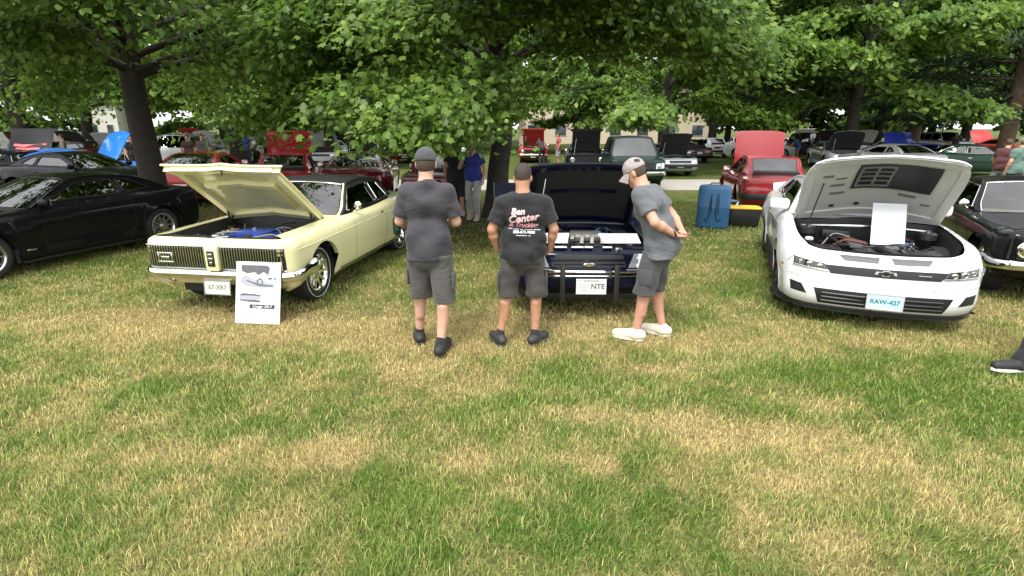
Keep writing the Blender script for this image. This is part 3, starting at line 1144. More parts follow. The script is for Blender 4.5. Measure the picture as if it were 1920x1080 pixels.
# ------------------------------------------------------------------ body types (metres)
def spec(kind, P, **kw):
    if kind == 'muscle':        # late-sixties long-hood coupe
        d = dict(axle=(1.41, -1.41), rw=.335, ra=.385, wy=.83, win=.04,
            profs=dict(
                F=[(.27, .22), (.33, .12), (.46, .04), (.62, .03), (.74, .015), (.82, .025), (.855, .09)],
                C=[(.26, .16), (.32, .07), (.44, .025), (.62, .01), (.76, .010), (.845, .05), (.885, .27)],
                S=[(.20, .13), (.27, .05), (.42, .018), (.62, .0), (.76, .010), (.845, .05), (.885, .27)],
                D=[(.20, .13), (.27, .05), (.42, .018), (.62, .0), (.76, .010), (.855, .035), (.90, .115)],
                R=[(.34, .16), (.42, .05), (.52, .02), (.64, .0), (.76, .01), (.84, .03), (.87, .14)]),
            per=[(2.15, 0, 'F', .855), (2.145, .4, 'F', .855), (2.15, .70, 'F', .86), (2.12, .81, 'F', .865), (2.03, .875, 'C', .872), (1.82, .895, 'C', .878), (1.41, .905, 'S', .885), (.85, .905, 'S', .895),
                 (.45, .905, 'D', .90), (-.5, .905, 'D', .905), (-.95, .905, 'D', .93), (-1.41, .90, 'S', .94), (-2.1, .87, 'S', .915), (-2.36, .80, 'R', .88), (-2.44, .5, 'R', .87), (-2.46, 0, 'R', .87)],
            xcowl=.80, hbow=.05, xw=.60, wbow=.12, xA=.08, zA=1.26, xC=-.95, zC=1.245, xB=-1.50, bbow=.10, yA=.60, xdeck=-1.58, dbow=.08, wr=.03, zu=.2, rcrown=.045, vb=.80, hcrown=.03)
    elif kind == 'pony':        # modern wide-hipped coupe
        d = dict(axle=(1.40, -1.38), rw=.345, ra=.40, wy=.90, win=.03, flare=(.025, .045),
            profs=dict(
                F=[(.17, .14), (.24, .04), (.36, .0), (.50, .015), (.62, .03), (.71, .06), (.78, .19)],
                S=[(.17, .08), (.26, .025), (.42, .03), (.60, .0), (.76, .012), (.87, .06), (.92, .18)],
                D=[(.17, .08), (.26, .02), (.42, .04), (.60, .025), (.76, .015), (.90, .05), (.97, .13)],
                R=[(.25, .14), (.34, .04), (.50, .01), (.66, .0), (.80, .015), (.92, .04), (.98, .13)]),
            per=[(2.33, 0, 'F', .765), (2.295, .40, 'F', .77), (2.22, .70, 'F', .785), (2.09, .845, 'F', .81), (1.86, .91, 'S', .85), (1.40, .935, 'S', .90), (.85, .925, 'S', .94),
                 (.5, .915, 'D', .95), (-.1, .915, 'D', .965), (-.8, .92, 'D', .99), (-1.38, .945, 'S', 1.01), (-1.95, .91, 'S', 1.01), (-2.28, .80, 'R', 1.0), (-2.38, .5, 'R', .99), (-2.41, 0, 'R', .99)],
            xcowl=.95, hbow=.07, xw=.66, wbow=.16, xA=-.10, zA=1.30, xC=-.95, zC=1.30, xB=-1.72, bbow=.16, yA=.56, xdeck=-1.80, dbow=.12, wr=.05, zu=.17, rcrown=.05, vb=.84, hcrown=.035, cbow=.05, cowlmat=TRIMBLK)
    elif kind == 'boxy':        # eighties and nineties three-box
        d = dict(axle=(1.32, -1.32), rw=.31, ra=.36, wy=.79, win=.03,
            profs=dict(
                F=[(.22, .14), (.30, .03), (.42, .0), (.52, .0), (.60, .03), (.70, .05), (.76, .13)],
                S=[(.20, .09), (.28, .03), (.42, .0), (.56, .0), (.70, .012), (.80, .035), (.835, .22)],
                D=[(.20, .09), (.28, .03), (.42, .0), (.56, .0), (.70, .012), (.83, .03), (.89, .085)],
                R=[(.26, .12), (.34, .02), (.46, .0), (.56, .0), (.68, .02), (.82, .03), (.87, .10)]),
            per=[(2.20, 0, 'F', .76), (2.19, .40, 'F', .76), (2.14, .68, 'F', .765), (2.04, .80, 'F', .775), (1.85, .855, 'S', .79), (1.32, .87, 'S', .82), (.85, .872, 'S', .84),
                 (.55, .872, 'D', .87), (-.5, .872, 'D', .885), (-1.0, .87, 'D', .89), (-1.32, .868, 'S', .89), (-1.95, .845, 'S', .885), (-2.22, .78, 'R', .88), (-2.30, .5, 'R', .875), (-2.32, 0, 'R', .875)],
            xcowl=.92, hbow=.04, xw=.68, wbow=.10, xA=.02, zA=1.27, xC=-1.0, zC=1.265, xB=-1.42, bbow=.08, yA=.58, xdeck=-1.48, dbow=.06, wr=.03, zu=.2, rcrown=.04, vb=.86, hcrown=.025)
    elif kind == 'suv':         # tall two-box
        d = dict(axle=(1.35, -1.35), rw=.37, ra=.43, wy=.83, win=.03,
            profs=dict(
                F=[(.34, .10), (.42, .02), (.56, .0), (.70, .0), (.82, .01), (.94, .03), (1.00, .12)],
                S=[(.34, .06), (.42, .02), (.56, .0), (.72, .0), (.86, .01), (.98, .03), (1.03, .14)],
                D=[(.34, .06), (.42, .02), (.56, .0), (.72, .0), (.86, .01), (1.02, .02), (1.09, .06)],
                R=[(.40, .06), (.48, .01), (.60, .0), (.74, .0), (.88, .0), (1.02, .01), (1.09, .05)]),
            per=[(2.15, 0, 'F', 1.0), (2.13, .45, 'F', 1.0), (2.07, .75, 'F', 1.0), (1.95, .85, 'F', 1.01), (1.75, .89, 'S', 1.02), (1.35, .90, 'S', 1.04), (.95, .90, 'S', 1.06),
                 (.7, .90, 'D', 1.08), (-.4, .90, 'D', 1.09), (-1.0, .90, 'D', 1.09), (-1.35, .90, 'D', 1.09), (-1.95, .885, 'D', 1.09), (-2.2, .82, 'R', 1.09), (-2.27, .5, 'R', 1.09), (-2.28, 0, 'R', 1.09)],
            xcowl=1.02, hbow=.04, xw=.85, wbow=.08, xA=.30, zA=1.66, xC=-1.85, zC=1.64, xB=-2.17, bbow=.03, yA=.64, xdeck=-2.2, dbow=.02, wr=.04, zu=.34, rcrown=.05, vb=.86, hcrown=.03, cbow=.0, zfloor=.5)
    d['paint'] = P
    d.update(kw)
    return d


SIDEWIN = dict(
    muscle=[[(.47, .945), (.12, 1.205), (-.50, 1.225), (-.55, .95)], [(-.61, .955), (-.575, 1.22), (-.84, 1.205), (-1.0, .985)]],
    pony=[[(.42, 1.01), (-.13, 1.235), (-.72, 1.26), (-.78, 1.035)], [(-.85, 1.04), (-.80, 1.255), (-1.02, 1.235), (-1.33, 1.075)]],
    boxy=[[(.50, .925), (.04, 1.225), (-.42, 1.235), (-.46, .93)], [(-.53, .935), (-.49, 1.235), (-.93, 1.225), (-1.13, .945)]],
    suv=[[(.66, 1.14), (.30, 1.58), (-.35, 1.60), (-.38, 1.14)], [(-.46, 1.14), (-.44, 1.60), (-1.15, 1.59), (-1.15, 1.14)], [(-1.23, 1.14), (-1.23, 1.59), (-1.82, 1.56), (-1.95, 1.14)]])


def swept(c, name, z, half_h, out, m, lmax, depth=.03, parent=None, side='f', endh=None, zend=0.0, x_min=-9):
    """bumper or splitter following the plan outline of the shell at height z"""
    pts = []
    for col, n, _ in c.cols:
        zz = [p[2] for p in col]
        x = np.interp(z, zz, [p[0] for p in col]); y = np.interp(z, zz, [p[1] for p in col])
        pts.append((x, y, n))
    if side == 'r': pts = pts[::-1]
    P = [pts[0]]
    L = [0.0]
    for p in pts[1:]:
        L.append(L[-1] + math.hypot(p[0] - P[-1][0], p[1] - P[-1][1]))
        P.append(p)
        if L[-1] > lmax: break
    full = [(x, -y, Vector((n[0], -n[1], 0)), l) for (x, y, n), l in zip(P[::-1], L[::-1])][:-1] + [(x, y, Vector((n[0], n[1], 0)), l) for (x, y, n), l in zip(P, L)]
    V, F = [], []
    for x, y, n, l in full:
        t = l / L[-1]
        hh = half_h if endh is None else half_h + (endh - half_h) * max(0, (t - .72) / .28)
        zo = z + zend * max(0, (t - .72) / .28)
        o = Vector((x, y, 0))
        for (q, dz) in ((-depth, -hh), (out * .7, -hh), (out, -hh * .55), (out, hh * .55), (out * .7, hh), (-depth, hh)):
            p = o + n * q
            V.append((p.x, p.y, zo + dz))
    k = 6
    for i in range(len(full) - 1):
        for j in range(k):
            a = i * k + j; b = i * k + (j + 1) % k
            F.append([a, b, b + k, a + k])
    F += [list(range(k)), [len(V) - k + j for j in range(k)][::-1]]
    b = MB(); b.add(V, F, m)
    return b.obj(name, parent or c.root, smooth=40)


def dressing(c, kind, front=True, rear=True, headm=None, platetext='', wheel='five', rimmat=STEEL):
    """generic lamps, grille, bumpers and seams for the parked cars further back"""
    if front:
        if kind == 'muscle':
            c.patch('grille', 'f', [(-.78, .54), (.78, .54), (.78, .78), (-.78, .78)], .004, TRIMBLK, n=14)
            for sg in (1, -1):
                for y in (.62,):
                    h, n = c.cast('f', sg * y, .66)
                    b = MB(); b.add(*lathe([(.10, -.02), (.10, .012), (.088, .02), (.08, .012), (.04, .022), (0, .026)], 20, 'x', (h.x, sg * y, .66)), CHROME)
                    b.obj('headlight', c.root)
            swept(c, 'front_bumper', .47, .05, .05, CHROME, 1.15, endh=.07)
        else:
            z0, z1 = {'pony': (.58, .68), 'boxy': (.56, .67), 'suv': (.72, .90)}[kind]
            ya, yb = {'pony': (.50, .80), 'boxy': (.50, .78), 'suv': (.52, .80)}[kind]
            for sg in (1, -1):
                c.patch('headlight', 'f', [(sg * ya, z0 + .01), (sg * yb, z0 + .03), (sg * (yb + .01), z1 + .02), (sg * (ya + .02), z1)], .006, headm or mat('headlamp_clear', (.55, .57, .6), .08, .6, coat=1), n=6, k=3)
            c.patch('grille', 'f', [(-ya + .04, z0), (ya - .04, z0), (ya - .03, z1), (-ya + .03, z1)], .004, TRIMBLK, n=10)
            zl = {'pony': .30, 'boxy': .40, 'suv': .52}[kind]
            c.patch('lower_intake', 'f', [(-.5, zl - .06), (.5, zl - .06), (.54, zl + .05), (-.54, zl + .05)], .004, TRIMBLK, n=10)  # black patch on the skin, the opening's shade put into its colour
            if kind in ('boxy', 'suv'):
                swept(c, 'front_bumper', zl + .07, .06, .03, TRIMBLK if kind == 'boxy' else STEEL, 1.2)
        c.plate('f', 0, {'muscle': .40, 'pony': .40, 'boxy': .47, 'suv': .56}[kind])
    if rear:
        z0, z1 = {'muscle': (.58, .74), 'pony': (.70, .84), 'boxy': (.62, .76), 'suv': (.78, 1.0)}[kind]
        for sg in (1, -1):
            ya, yb = {'muscle': (.28, .74), 'pony': (.34, .74), 'boxy': (.30, .74), 'suv': (.60, .76)}[kind]
            if kind in ('pony', 'muscle'):
                for i in range(3):
                    a0 = ya + (yb - ya) * i / 3; a1 = ya + (yb - ya) * (i + .78) / 3
                    c.patch('taillight', 'r', [(sg * a0, z0), (sg * a1, z0), (sg * a1, z1), (sg * a0, z1)], .008, REDLENS, n=3, k=3)
            else:
                c.patch('taillight', 'r', [(sg * ya, z0), (sg * yb, z0), (sg * yb, z1), (sg * ya, z1)], .008, REDLENS, n=5, k=3)
        if kind == 'muscle': swept(c, 'rear_bumper', .49, .05, .05, CHROME, 1.05, side='r')
        elif kind == 'boxy': swept(c, 'rear_bumper', .46, .07, .03, TRIMBLK, 1.1, side='r')
        else: c.patch('rear_valance', 'r', [(-.6, .30), (.6, .30), (.64, .44), (-.64, .44)], .004, TRIMBLK, n=10)
        c.plate('r', 0, {'muscle': .58, 'pony': .56, 'boxy': .58, 'suv': .70}[kind])
    xd0, xd1 = {'muscle': (.55, -.62), 'pony': (.62, -.82), 'boxy': (.62, -.52), 'suv': (.78, -.42)}[kind]
    zb = c.zt(xd1) - .02
    c.seams([[(xd0, .28), (xd0, zb - .03)], [(xd1, zb), (xd1 - .03, .45), (xd1 + .12, .28)]])
    for sd in ('l', 'x'):
        h, n = c.cast(sd, xd1 + .16, zb - .12)
        b = MB(); b.add(*box(h.x, h.y + n.y * .012, h.z, .15, .02, .025, .008), CHROME if kind == 'muscle' else c.P)
        b.obj('door_handle', c.root)
    c.mirrors(c.sp['xw'] - .12, c.zt(c.sp['xw']), chrome=(kind == 'muscle'))
    c.wheels(wheel, rimmat)

# ------------------------------------------------------------------ trees
BARK = mat('bark_dark', (.042, .034, .028), .95, var=.45, vscale=7, bump=1.0, bscale=22, bdist=.04)
BARKPINE = mat('bark_pine', (.13, .085, .06), .95, var=.45, vscale=6, bump=1.0, bscale=18, bdist=.04)
LEAFMAT = mat_attr('maple_leaf', .45, trans=.5, spec=.45)
FIRMAT = mat_attr('pine_needles', .6, trans=.15, spec=.3)
MAPLE = np.array([(0, -.5), (.42, -.34), (.34, -.02), (.50, .24), (.18, .22), (0, .62), (-.18, .22), (-.50, .24), (-.34, -.02), (-.42, -.34)])
SIMPLE = np.array([(0, -.5), (.36, -.08), (.22, .3), (0, .6), (-.22, .3), (-.36, -.08)])
CLUMP = np.array([(0, -.55), (.48, -.2), (.3, .35), (-.05, .6), (-.42, .2), (-.4, -.25)])


def leaves(P, A, N, S, shape, tone, r, name, m, pal):
    """one leaf per row: place, axis, normal, size"""
    n = len(P)
    A = A / (np.linalg.norm(A, axis=1)[:, None] + 1e-9)
    N = N - A * (N * A).sum(1)[:, None]
    N /= np.linalg.norm(N, axis=1)[:, None] + 1e-9
    B = np.cross(A, N)
    k = len(shape)
    V = np.empty((n, k + 1, 3), np.float32)
    V[:, 0] = P
    for i, (u, w) in enumerate(shape):
        V[:, i + 1] = P + B * (S * u)[:, None] + A * (S * w)[:, None] - N * (S * (.22 * abs(u) + .12 * max(0, w)))[:, None]
    b = np.arange(n)[:, None] * (k + 1)
    T = np.concatenate([b + np.array([0, 1 + i, 1 + (i + 1) % k]) for i in range(k)])
    me = np_mesh(name, V.reshape(-1, 3), T, m)
    pal = np.array(pal)
    t = np.clip(tone, 0, .999) * (len(pal) - 1)
    i = t.astype(int)
    c = pal[i] + (pal[np.minimum(i + 1, len(pal) - 1)] - pal[i]) * (t - i)[:, None]
    c = c * r.uniform(.8, 1.2, (n, 1))
    attr_col(me, np.repeat(c, k + 1, axis=0))
    return me


GREENS = [(.045, .095, .018), (.085, .165, .027), (.140, .245, .038), (.220, .335, .055), (.320, .440, .090)]


def bend(p0, d0, L, n, r, up=0.0, droop=0.0, wob=.12):
    """a branch: starts along d0, drifts, lifts by up and droops towards its end"""
    P = [np.array(p0, float)]
    d = np.array(d0, float) / np.linalg.norm(d0)
    for i in range(n):
        t = (i + 1) / n
        d = d + r.normal(0, wob, 3) * .5 + np.array([0, 0, up * (1 - t) - droop * t])
        d /= np.linalg.norm(d)
        P.append(P[-1] + d * L / n)
    return np.array(P)


def broadleaf(name, label, loc, H=11, tr=.3, base=2.2, rad=5, nlimb=22, nleaf=30000, lsize=.15, seed=1, shape=SIMPLE, lean=(0, 0), fork=None, group=None, droop=.22, zmin=1.6, pal=GREENS, barkm=None,
              limbs=None, dens=None, top_coarse=True, spray=.34):
    r = np.random.RandomState(seed)
    root = empty(name, loc)
    tagk(root, label, 'tree', group)
    b = MB()
    tp = [np.array([0, 0, -.1])]
    n = 9
    for i in range(n):
        t = (i + 1) / n
        tp.append(np.array([lean[0] * t + r.normal(0, .06), lean[1] * t + r.normal(0, .06), H * .82 * t]))
    tp = hermite(np.array(tp)[:, [2, 0, 1]], 3)[:, [1, 2, 0]]
    rr = [max(.03, tr * (1 - .82 * (p[2] / (H * .82))) + tr * .55 * math.exp(-max(p[2], 0) / .28)) for p in tp]
    b.add(*tube(tp, rr, 14), barkm or BARK)
    sub = []
    def trunk_at(z):
        return np.array([np.interp(z, tp[:, 2], tp[:, 0]), np.interp(z, tp[:, 2], tp[:, 1]), z])
    L_ = []
    for i in range(nlimb):
        t = (i + .5) / nlimb
        z = base + (H * .78 - base) * t ** 1.15
        az = i * 2.39996 + r.normal(0, .25)
        L = rad * math.sqrt(max(.08, 1 - (max(0, t - .12)) ** 1.6)) * r.uniform(.8, 1.1)
        L_.append((z, az, L, .25 + .85 * t))
    if limbs: L_ += limbs
    for (z, az, L, el) in L_:
        p0 = trunk_at(z)
        d0 = (math.cos(az), math.sin(az), el)
        P = bend(p0, d0, L, 9, r, up=.05, droop=droop)
        P[:, 2] = np.maximum(P[:, 2], zmin + r.uniform(0, .4))
        lr = tr * .34 * (1 - .55 * z / H) * (.6 + .4 * L / rad)
        b.add(*tube(P, [max(.012, lr * (1 - .85 * k / 9)) for k in range(10)], 7), barkm or BARK)
        for k in range(3, 10):
            for q in range(2 if k < 9 else 3):
                dd = P[k] - P[k - 1]; dd /= np.linalg.norm(dd)
                side = np.cross(dd, [0, 0, 1]); side /= np.linalg.norm(side) + 1e-9
                s = 1 if q == 0 else (-1 if q == 1 else 0)
                d = dd * r.uniform(.4, 1.0) + side * s * r.uniform(.5, 1.1) + np.array([0, 0, r.normal(.02, .22)])
                Ls = L * r.uniform(.16, .34) * (1.15 - .06 * k)
                Q = bend(P[k], d, Ls, 4, r, up=.05, droop=.35, wob=.2)
                Q[:, 2] = np.maximum(Q[:, 2], zmin)
                b.add(*tube(Q, [.012 + .006 * L / 5, .010, .008, .006, .004], 4), barkm or BARK)
                sub.append(Q)
        sub.append(P[5:])
    b.obj('trunk', root, smooth=60)
    # leaves in flattened sprays along the twigs
    seg = [(Q[i], Q[i + 1]) for Q in sub for i in range(len(Q) - 1)]
    A0 = np.array([s[0] for s in seg]); A1 = np.array([s[1] for s in seg])
    wgt = np.linalg.norm(A1 - A0, axis=1)
    wgt = wgt * (dens(A0) if dens is not None else np.where(A0[:, 2] > H * .60, .22, 1.0))  # upper crown thinned on purpose so more skylight gets under the trees
    idx = r.choice(len(seg), nleaf, p=wgt / wgt.sum())
    t = r.rand(nleaf, 1)
    C = A0[idx] * (1 - t) + A1[idx] * t
    off = r.normal(0, 1, (nleaf, 3)) * np.array([spray, spray, spray * .42])
    out = C.copy(); out[:, 2] = 0
    out /= np.linalg.norm(out, axis=1)[:, None] + 1e-6
    P = C + off
    P[:, 2] -= .18 * (np.linalg.norm(off[:, :2], axis=1) ** 1.5) + .04
    P[:, 2] = np.maximum(P[:, 2], zmin - .25)
    N = np.array([0, 0, 1.0]) + r.normal(0, .45, (nleaf, 3)) + out * .45
    A = out * .6 + off * .8 + r.normal(0, .5, (nleaf, 3)) + np.array([0, 0, -.55])
    S = lsize * r.uniform(.45, 1.35, nleaf)
    clump = np.sin(C[:, 0] * 1.9 + seed) * np.sin(C[:, 1] * 1.7 + 1) * np.sin(C[:, 2] * 2.3)
    tone = .48 + .20 * clump + r.normal(0, .17, nleaf)
    me = leaves(P, A, N, S, shape, tone, r, 'crown', LEAFMAT, pal)
    link('crown', me, root)
    return root


def conifer(name, label, loc, H=16, tr=.3, base=2.0, rad=4.5, nwhorl=16, seed=1, nleaf=12000, group=None, pal=None, lsize=.55):
    r = np.random.RandomState(seed)
    root = empty(name, loc)
    tagk(root, label, 'tree', group)
    b = MB()
    b.add(*tube([(0, 0, -.1), (0, 0, .3), (.03, 0, H * .4), (0, .04, H * .75), (0, 0, H)], [tr * 1.4, tr, tr * .7, tr * .35, .03], 12), BARKPINE)
    seg = []
    for i in range(nwhorl):
        z = base + (H * .96 - base) * (i / nwhorl)
        for j in range(5):
            az = j * 1.2566 + i * .7 + r.normal(0, .2)
            L = rad * (1 - .82 * i / nwhorl) * r.uniform(.75, 1.1)
            P = bend((0, 0, z), (math.cos(az), math.sin(az), .05), L, 6, r, up=.0, droop=.06, wob=.08)
            b.add(*tube(P, [max(.01, tr * .13 * (1 - k / 7)) for k in range(7)], 5), BARKPINE)
            for k in range(2, 7): seg.append((P[k - 1], P[k]))
    b.obj('trunk', root, smooth=60)
    A0 = np.array([s[0] for s in seg]); A1 = np.array([s[1] for s in seg])
    idx = r.choice(len(seg), nleaf)
    t = r.rand(nleaf, 1)
    C = A0[idx] * (1 - t) + A1[idx] * t
    d = A1[idx] - A0[idx]; d /= np.linalg.norm(d, axis=1)[:, None]
    P = C + r.normal(0, 1, (nleaf, 3)) * np.array([.30, .30, .10])
    A = d + r.normal(0, .45, (nleaf, 3)); N = np.array([0, 0, 1.]) + r.normal(0, .35, (nleaf, 3))
    nd = np.array([(0, -.5), (.10, -.1), (.05, .5), (-.05, .5), (-.10, -.1)])
    me = leaves(P, A, N, lsize * r.uniform(.6, 1.2, nleaf), nd, .45 + r.normal(0, .2, nleaf), r, 'crown', FIRMAT, pal or [(.018, .045, .018), (.035, .075, .026), (.06, .11, .04)])
    link('crown', me, root)
    return root


# the maple over the first row: low boughs reach out to the picture's left and front
broadleaf('maple_tree', 'broad maple with low bright leafy boughs rising behind the person in the blue shirt', (-.35, 12.9, 0), 11, .27, 3.2, 4.9, 20, 66000, .112, 5, MAPLE, droop=.20, zmin=1.85,
          limbs=[(2.0, R(238), 4.6, .22), (2.1, R(258), 4.4, .18), (2.3, R(214), 5.2, .30), (3.6, R(284), 4.6, .55), (3.3, R(335), 5.2, .42), (3.6, R(308), 5.2, .5), (2.9, R(195), 5.2, .5), (3.2, R(352), 5.6, .42), (3.2, R(225), 5.0, .55), (3.3, R(270), 4.8, .6), (3.8, R(320), 5.2, .5), (2.6, R(247), 5.0, .42)],
          dens=lambda A: np.where(A[:, 2] < 5.3, 1.3, .10) * np.where(A[:, 1] < .5, 1.4, .8))  # boughs above the view thinned to let skylight down
# big shade tree on the left with a thick forked trunk
broadleaf('shade_tree', 'tall shade tree with thick dark trunk behind the glossy black coupe', (-8.0, 12.3, 0), 14, .275, 3.0, 6.2, 24, 46000, .14, 12, SIMPLE, droop=.22, zmin=2.25,
          limbs=[(2.9, R(100), 6.5, .35), (3.2, R(150), 6.5, .35), (3.2, R(200), 6.0, .3), (3.0, R(60), 6.0, .4), (3.4, R(20), 5.5, .4), (3.4, R(250), 5.0, .5), (4.0, R(330), 5.0, .6), (3.1, R(262), 3.6, .35), (3.6, R(290), 4.0, .4), (3.9, R(238), 4.5, .4), (4.4, R(275), 3.5, .4)],
          dens=lambda A: np.where(A[:, 2] < 6.0, 1.2, .12))  # unseen top thinned so skylight reaches the lower leaves

def build_wood():
    """trees standing further back: two dozen, copied from five kinds"""
    K = [broadleaf('park_tree', 'x', (0, 0, 0), 13, .30, 2.6, 6.0, 20, 22000, .26, 31, SIMPLE, group='x', zmin=2.2),
         broadleaf('park_tree', 'x', (0, 0, 0), 15, .34, 3.0, 6.8, 22, 22000, .30, 47, SIMPLE, group='x', zmin=2.4, lean=(1.2, 0)),
         conifer('pine_tree', 'x', (0, 0, 0), 18, .36, 2.6, 5.6, 18, 9, 15000),
         broadleaf('park_tree', 'x', (0, 0, 0), 16, .35, 2.8, 7.5, 24, 15000, .40, 63, CLUMP, group='x', zmin=2.3, spray=.5, dens=lambda A: np.ones(len(A))),
         broadleaf('park_tree', 'x', (0, 0, 0), 17, .40, 1.6, 8.0, 26, 13000, .48, 75, CLUMP, group='x', zmin=1.2, spray=.55, dens=lambda A: np.ones(len(A)))]
    used = [False] * len(K)
    spots = [  # pixel column, distance, kind, turn, size, label
        (622, 30, 0, .3, .95, 'slim park tree standing in bare soil near the car with the rounded black hood'),
        (1418, 33, 1, .0, 1.0, 'park tree with leaning forked trunk beyond the dark red hatchback'),
        (1705, 37, 2, .5, 1.0, 'pine with stout trunk beside the white car with dark windows'),
        (1875, 30, 2, 2.0, 1.05, 'tall pine with brownish trunk above the person in the green shirt'),
        (1082, 46, 1, 1.6, 1.0, 'park tree with upright trunk in front of the tan building'),
        (1112, 49, 0, 2.4, 1.0, 'slender park tree just beside the tan building'),
        (1585, 30, 0, 3.0, 1.15, 'leafy park tree arching over the silver coupe with raised hood'),
        (1240, 27, 0, 4.2, 1.0, 'leafy park tree above the silver sedan with raised hood'),
        (60, 24, 1, 2.2, 1.0, 'spreading park tree over the white cars with raised hoods'),
        (450, 27, 0, 5.3, 1.1, 'spreading park tree between the shade tree and the slim tree'),
        (180, 36, 3, .8, 1.0, None), (520, 44, 3, 3.1, 1.0, None), (770, 46, 3, 4.4, 1.05, None), (930, 58, 3, 5.0, 1.1, None), (1330, 50, 3, 2.6, 1.1, None),
        (1500, 48, 3, .2, 1.05, None), (1640, 50, 3, 1.2, 1.1, None), (1800, 46, 3, 3.9, 1.1, None), (1930, 42, 3, 5.6, 1.0, None), (-20, 40, 3, 2.8, 1.1, None),
        (40, 62, 4, .4, 1.0, None), (420, 70, 4, 2.7, 1.0, None), (640, 66, 4, 3.6, 1.1, None), (830, 74, 4, 4.8, 1.1, None), (1420, 70, 4, .9, 1.1, None), (1580, 66, 4, 2.0, 1.0, None),
        (1740, 64, 4, 3.3, 1.1, None), (1880, 60, 4, 4.1, 1.1, None), (1280, 84, 4, 5.5, 1.1, None), (1020, 90, 4, 1.0, 1.1, None), (560, 84, 4, 3.0, 1.0, None), (730, 88, 4, 5.1, 1.0, None), (1360, 60, 3, 4.0, 1.0, None), (-120, 55, 4, 2.2, 1.1, None), (2040, 55, 4, 5.2, 1.1, None)]
    for (px, Y, k, a, sc, lab) in spots:
        if used[k]: o = copy_tree(K[k])
        else: o = K[k]; used[k] = True
        o.location = (PX(px, Y), Y, 0)
        o.rotation_euler = (0, 0, a)
        o.scale = (sc, sc, sc * (1.0 if k < 3 else 1.08))
        if 'group' in o.keys(): del o['group']
        o['category'] = 'tree'
        if lab: o['label'] = lab
        elif k == 3: tagk(o, 'dense green tree in the row behind the parked cars', 'tree', 'trees behind the parked cars')
        else: tagk(o, 'distant dark green tree closing off the park', 'tree', 'trees at the far edge of the park')


build_wood()

# ---- buildings glimpsed between the trunks
def building(label, x0, x1, Y, H, wallm, nwin, depth=12):
    root = empty('building', ((x0 + x1) / 2, Y, 0))
    tagk(root, label, 'building')
    w = x1 - x0
    b = MB(); b.add(*box(0, depth / 2, H / 2, w, depth, H), wallm); b.obj('wall', root, smooth=0)
    b = MB(); b.add(*box(0, depth / 2, H + .25, w + .8, depth + .8, .5), mat('roof_grey', (.2, .19, .18), .8, var=.2)); b.obj('roof', root, smooth=0)
    for i in range(nwin):
        x = -w / 2 + w * (i + .5) / nwin
        for z in ([1.7] if H < 5 else [1.7, 5.0]):
            b = MB(); b.add(*box(x, -.02, z, w / nwin * .45, .08, 1.4), mat('window_frame_white', (.6, .6, .58), .6)); f = b.obj('window', root, smooth=0)
            b = MB(); b.add(*box(x, -.065, z, w / nwin * .40, .012, 1.28), mat('window_dark', (.04, .05, .06), .1, coat=1)); b.obj('pane', f, smooth=0)


building('tan long building beyond the trees behind the dark green sport utility vehicle', 1, 26, 74, 7, mat('stucco_tan', (.62, .52, .40), .9, var=.08), 7)
building('pale low building beyond the trees left of the thick shade tree', -46.5, -43, 62, 4.6, mat('stucco_white', (.60, .58, .53), .9, var=.06), 2, 5)

# ------------------------------------------------------------------ parked cars further back
TP = paint('template_paint', (.5, .5, .5))
TU = mat('template_hood_under', (.03, .03, .03), .7)
TPL = {}


def template(kind, ang):
    key = (kind, ang)
    if key in TPL: return TPL[key]
    c = Car(spec(kind, TP, step=.08, nrow=2), 'parked_car')
    c.hood(ang, TP, TU, crown=.035)
    c.finish_body()
    c.cabin(INTBLK, TP, GLASS if kind != 'suv' else GLASSDK, CHROME if kind == 'muscle' else TRIMBLK, SIDEWIN[kind])
    dressing(c, kind, wheel={'muscle': 'classic', 'pony': 'ten', 'boxy': 'five', 'suv': 'five'}[kind])
    if ang:
        engine_bay(c, BAYBLK, .45)
        b = MB(); b.add(*box(c.sp['axle'][0], 0, .62, .6, .5, .28, .05), ALLOYDK); b.add(*lathe([(0, .80), (.18, .80), (.2, .78), (.2, .74), (0, .74)], 18, 'z', (c.sp['axle'][0], 0, 0)), TRIMBLK); b.obj('engine', c.root)
        for (u0, u1, v0, v1) in ((.04, .12, -.9, .9), (.88, .96, -.9, .9), (.45, .5, -.7, .7)):
            c.under_patch('hood_rib', u0, u1, v0, v1, .018, .04, TU, 6, 6)
        b = MB(); b.add(*tube([(1.3, -.55, .72), c_world(c, .4, -.7)], .012, 5), STEEL); b.obj('hood_prop', c.root)
    TPL[key] = c.root
    return c.root


def recolour(o, swap):
    for i, sl in enumerate(o.material_slots):
        m = sl.material
        if m and m.name in swap:
            sl.link = 'OBJECT'
            sl.material = swap[m.name]
    for ch in o.children: recolour(ch, swap)


_tused = set()


def parked(kind, ang, pm, x, y, heading, label, under=None, group=None, scale=1.0, name='parked_car', cat='car'):
    t = template(kind, ang)
    if id(t) in _tused or (kind, ang) in _tused: o = copy_tree(t)
    else: o = t; _tused.add((kind, ang))
    o = o
    a = math.atan2(-math.cos(R(heading)), -math.sin(R(heading)))
    o.location = (x, y, 0); o.rotation_euler = (0, 0, a); o.scale = (scale,) * 3
    PARKED.append((o, {'template_paint': pm, 'template_hood_under': under or MATS['hood_dark']}))
    o.name = name
    tagk(o, label, cat, group)
    return o


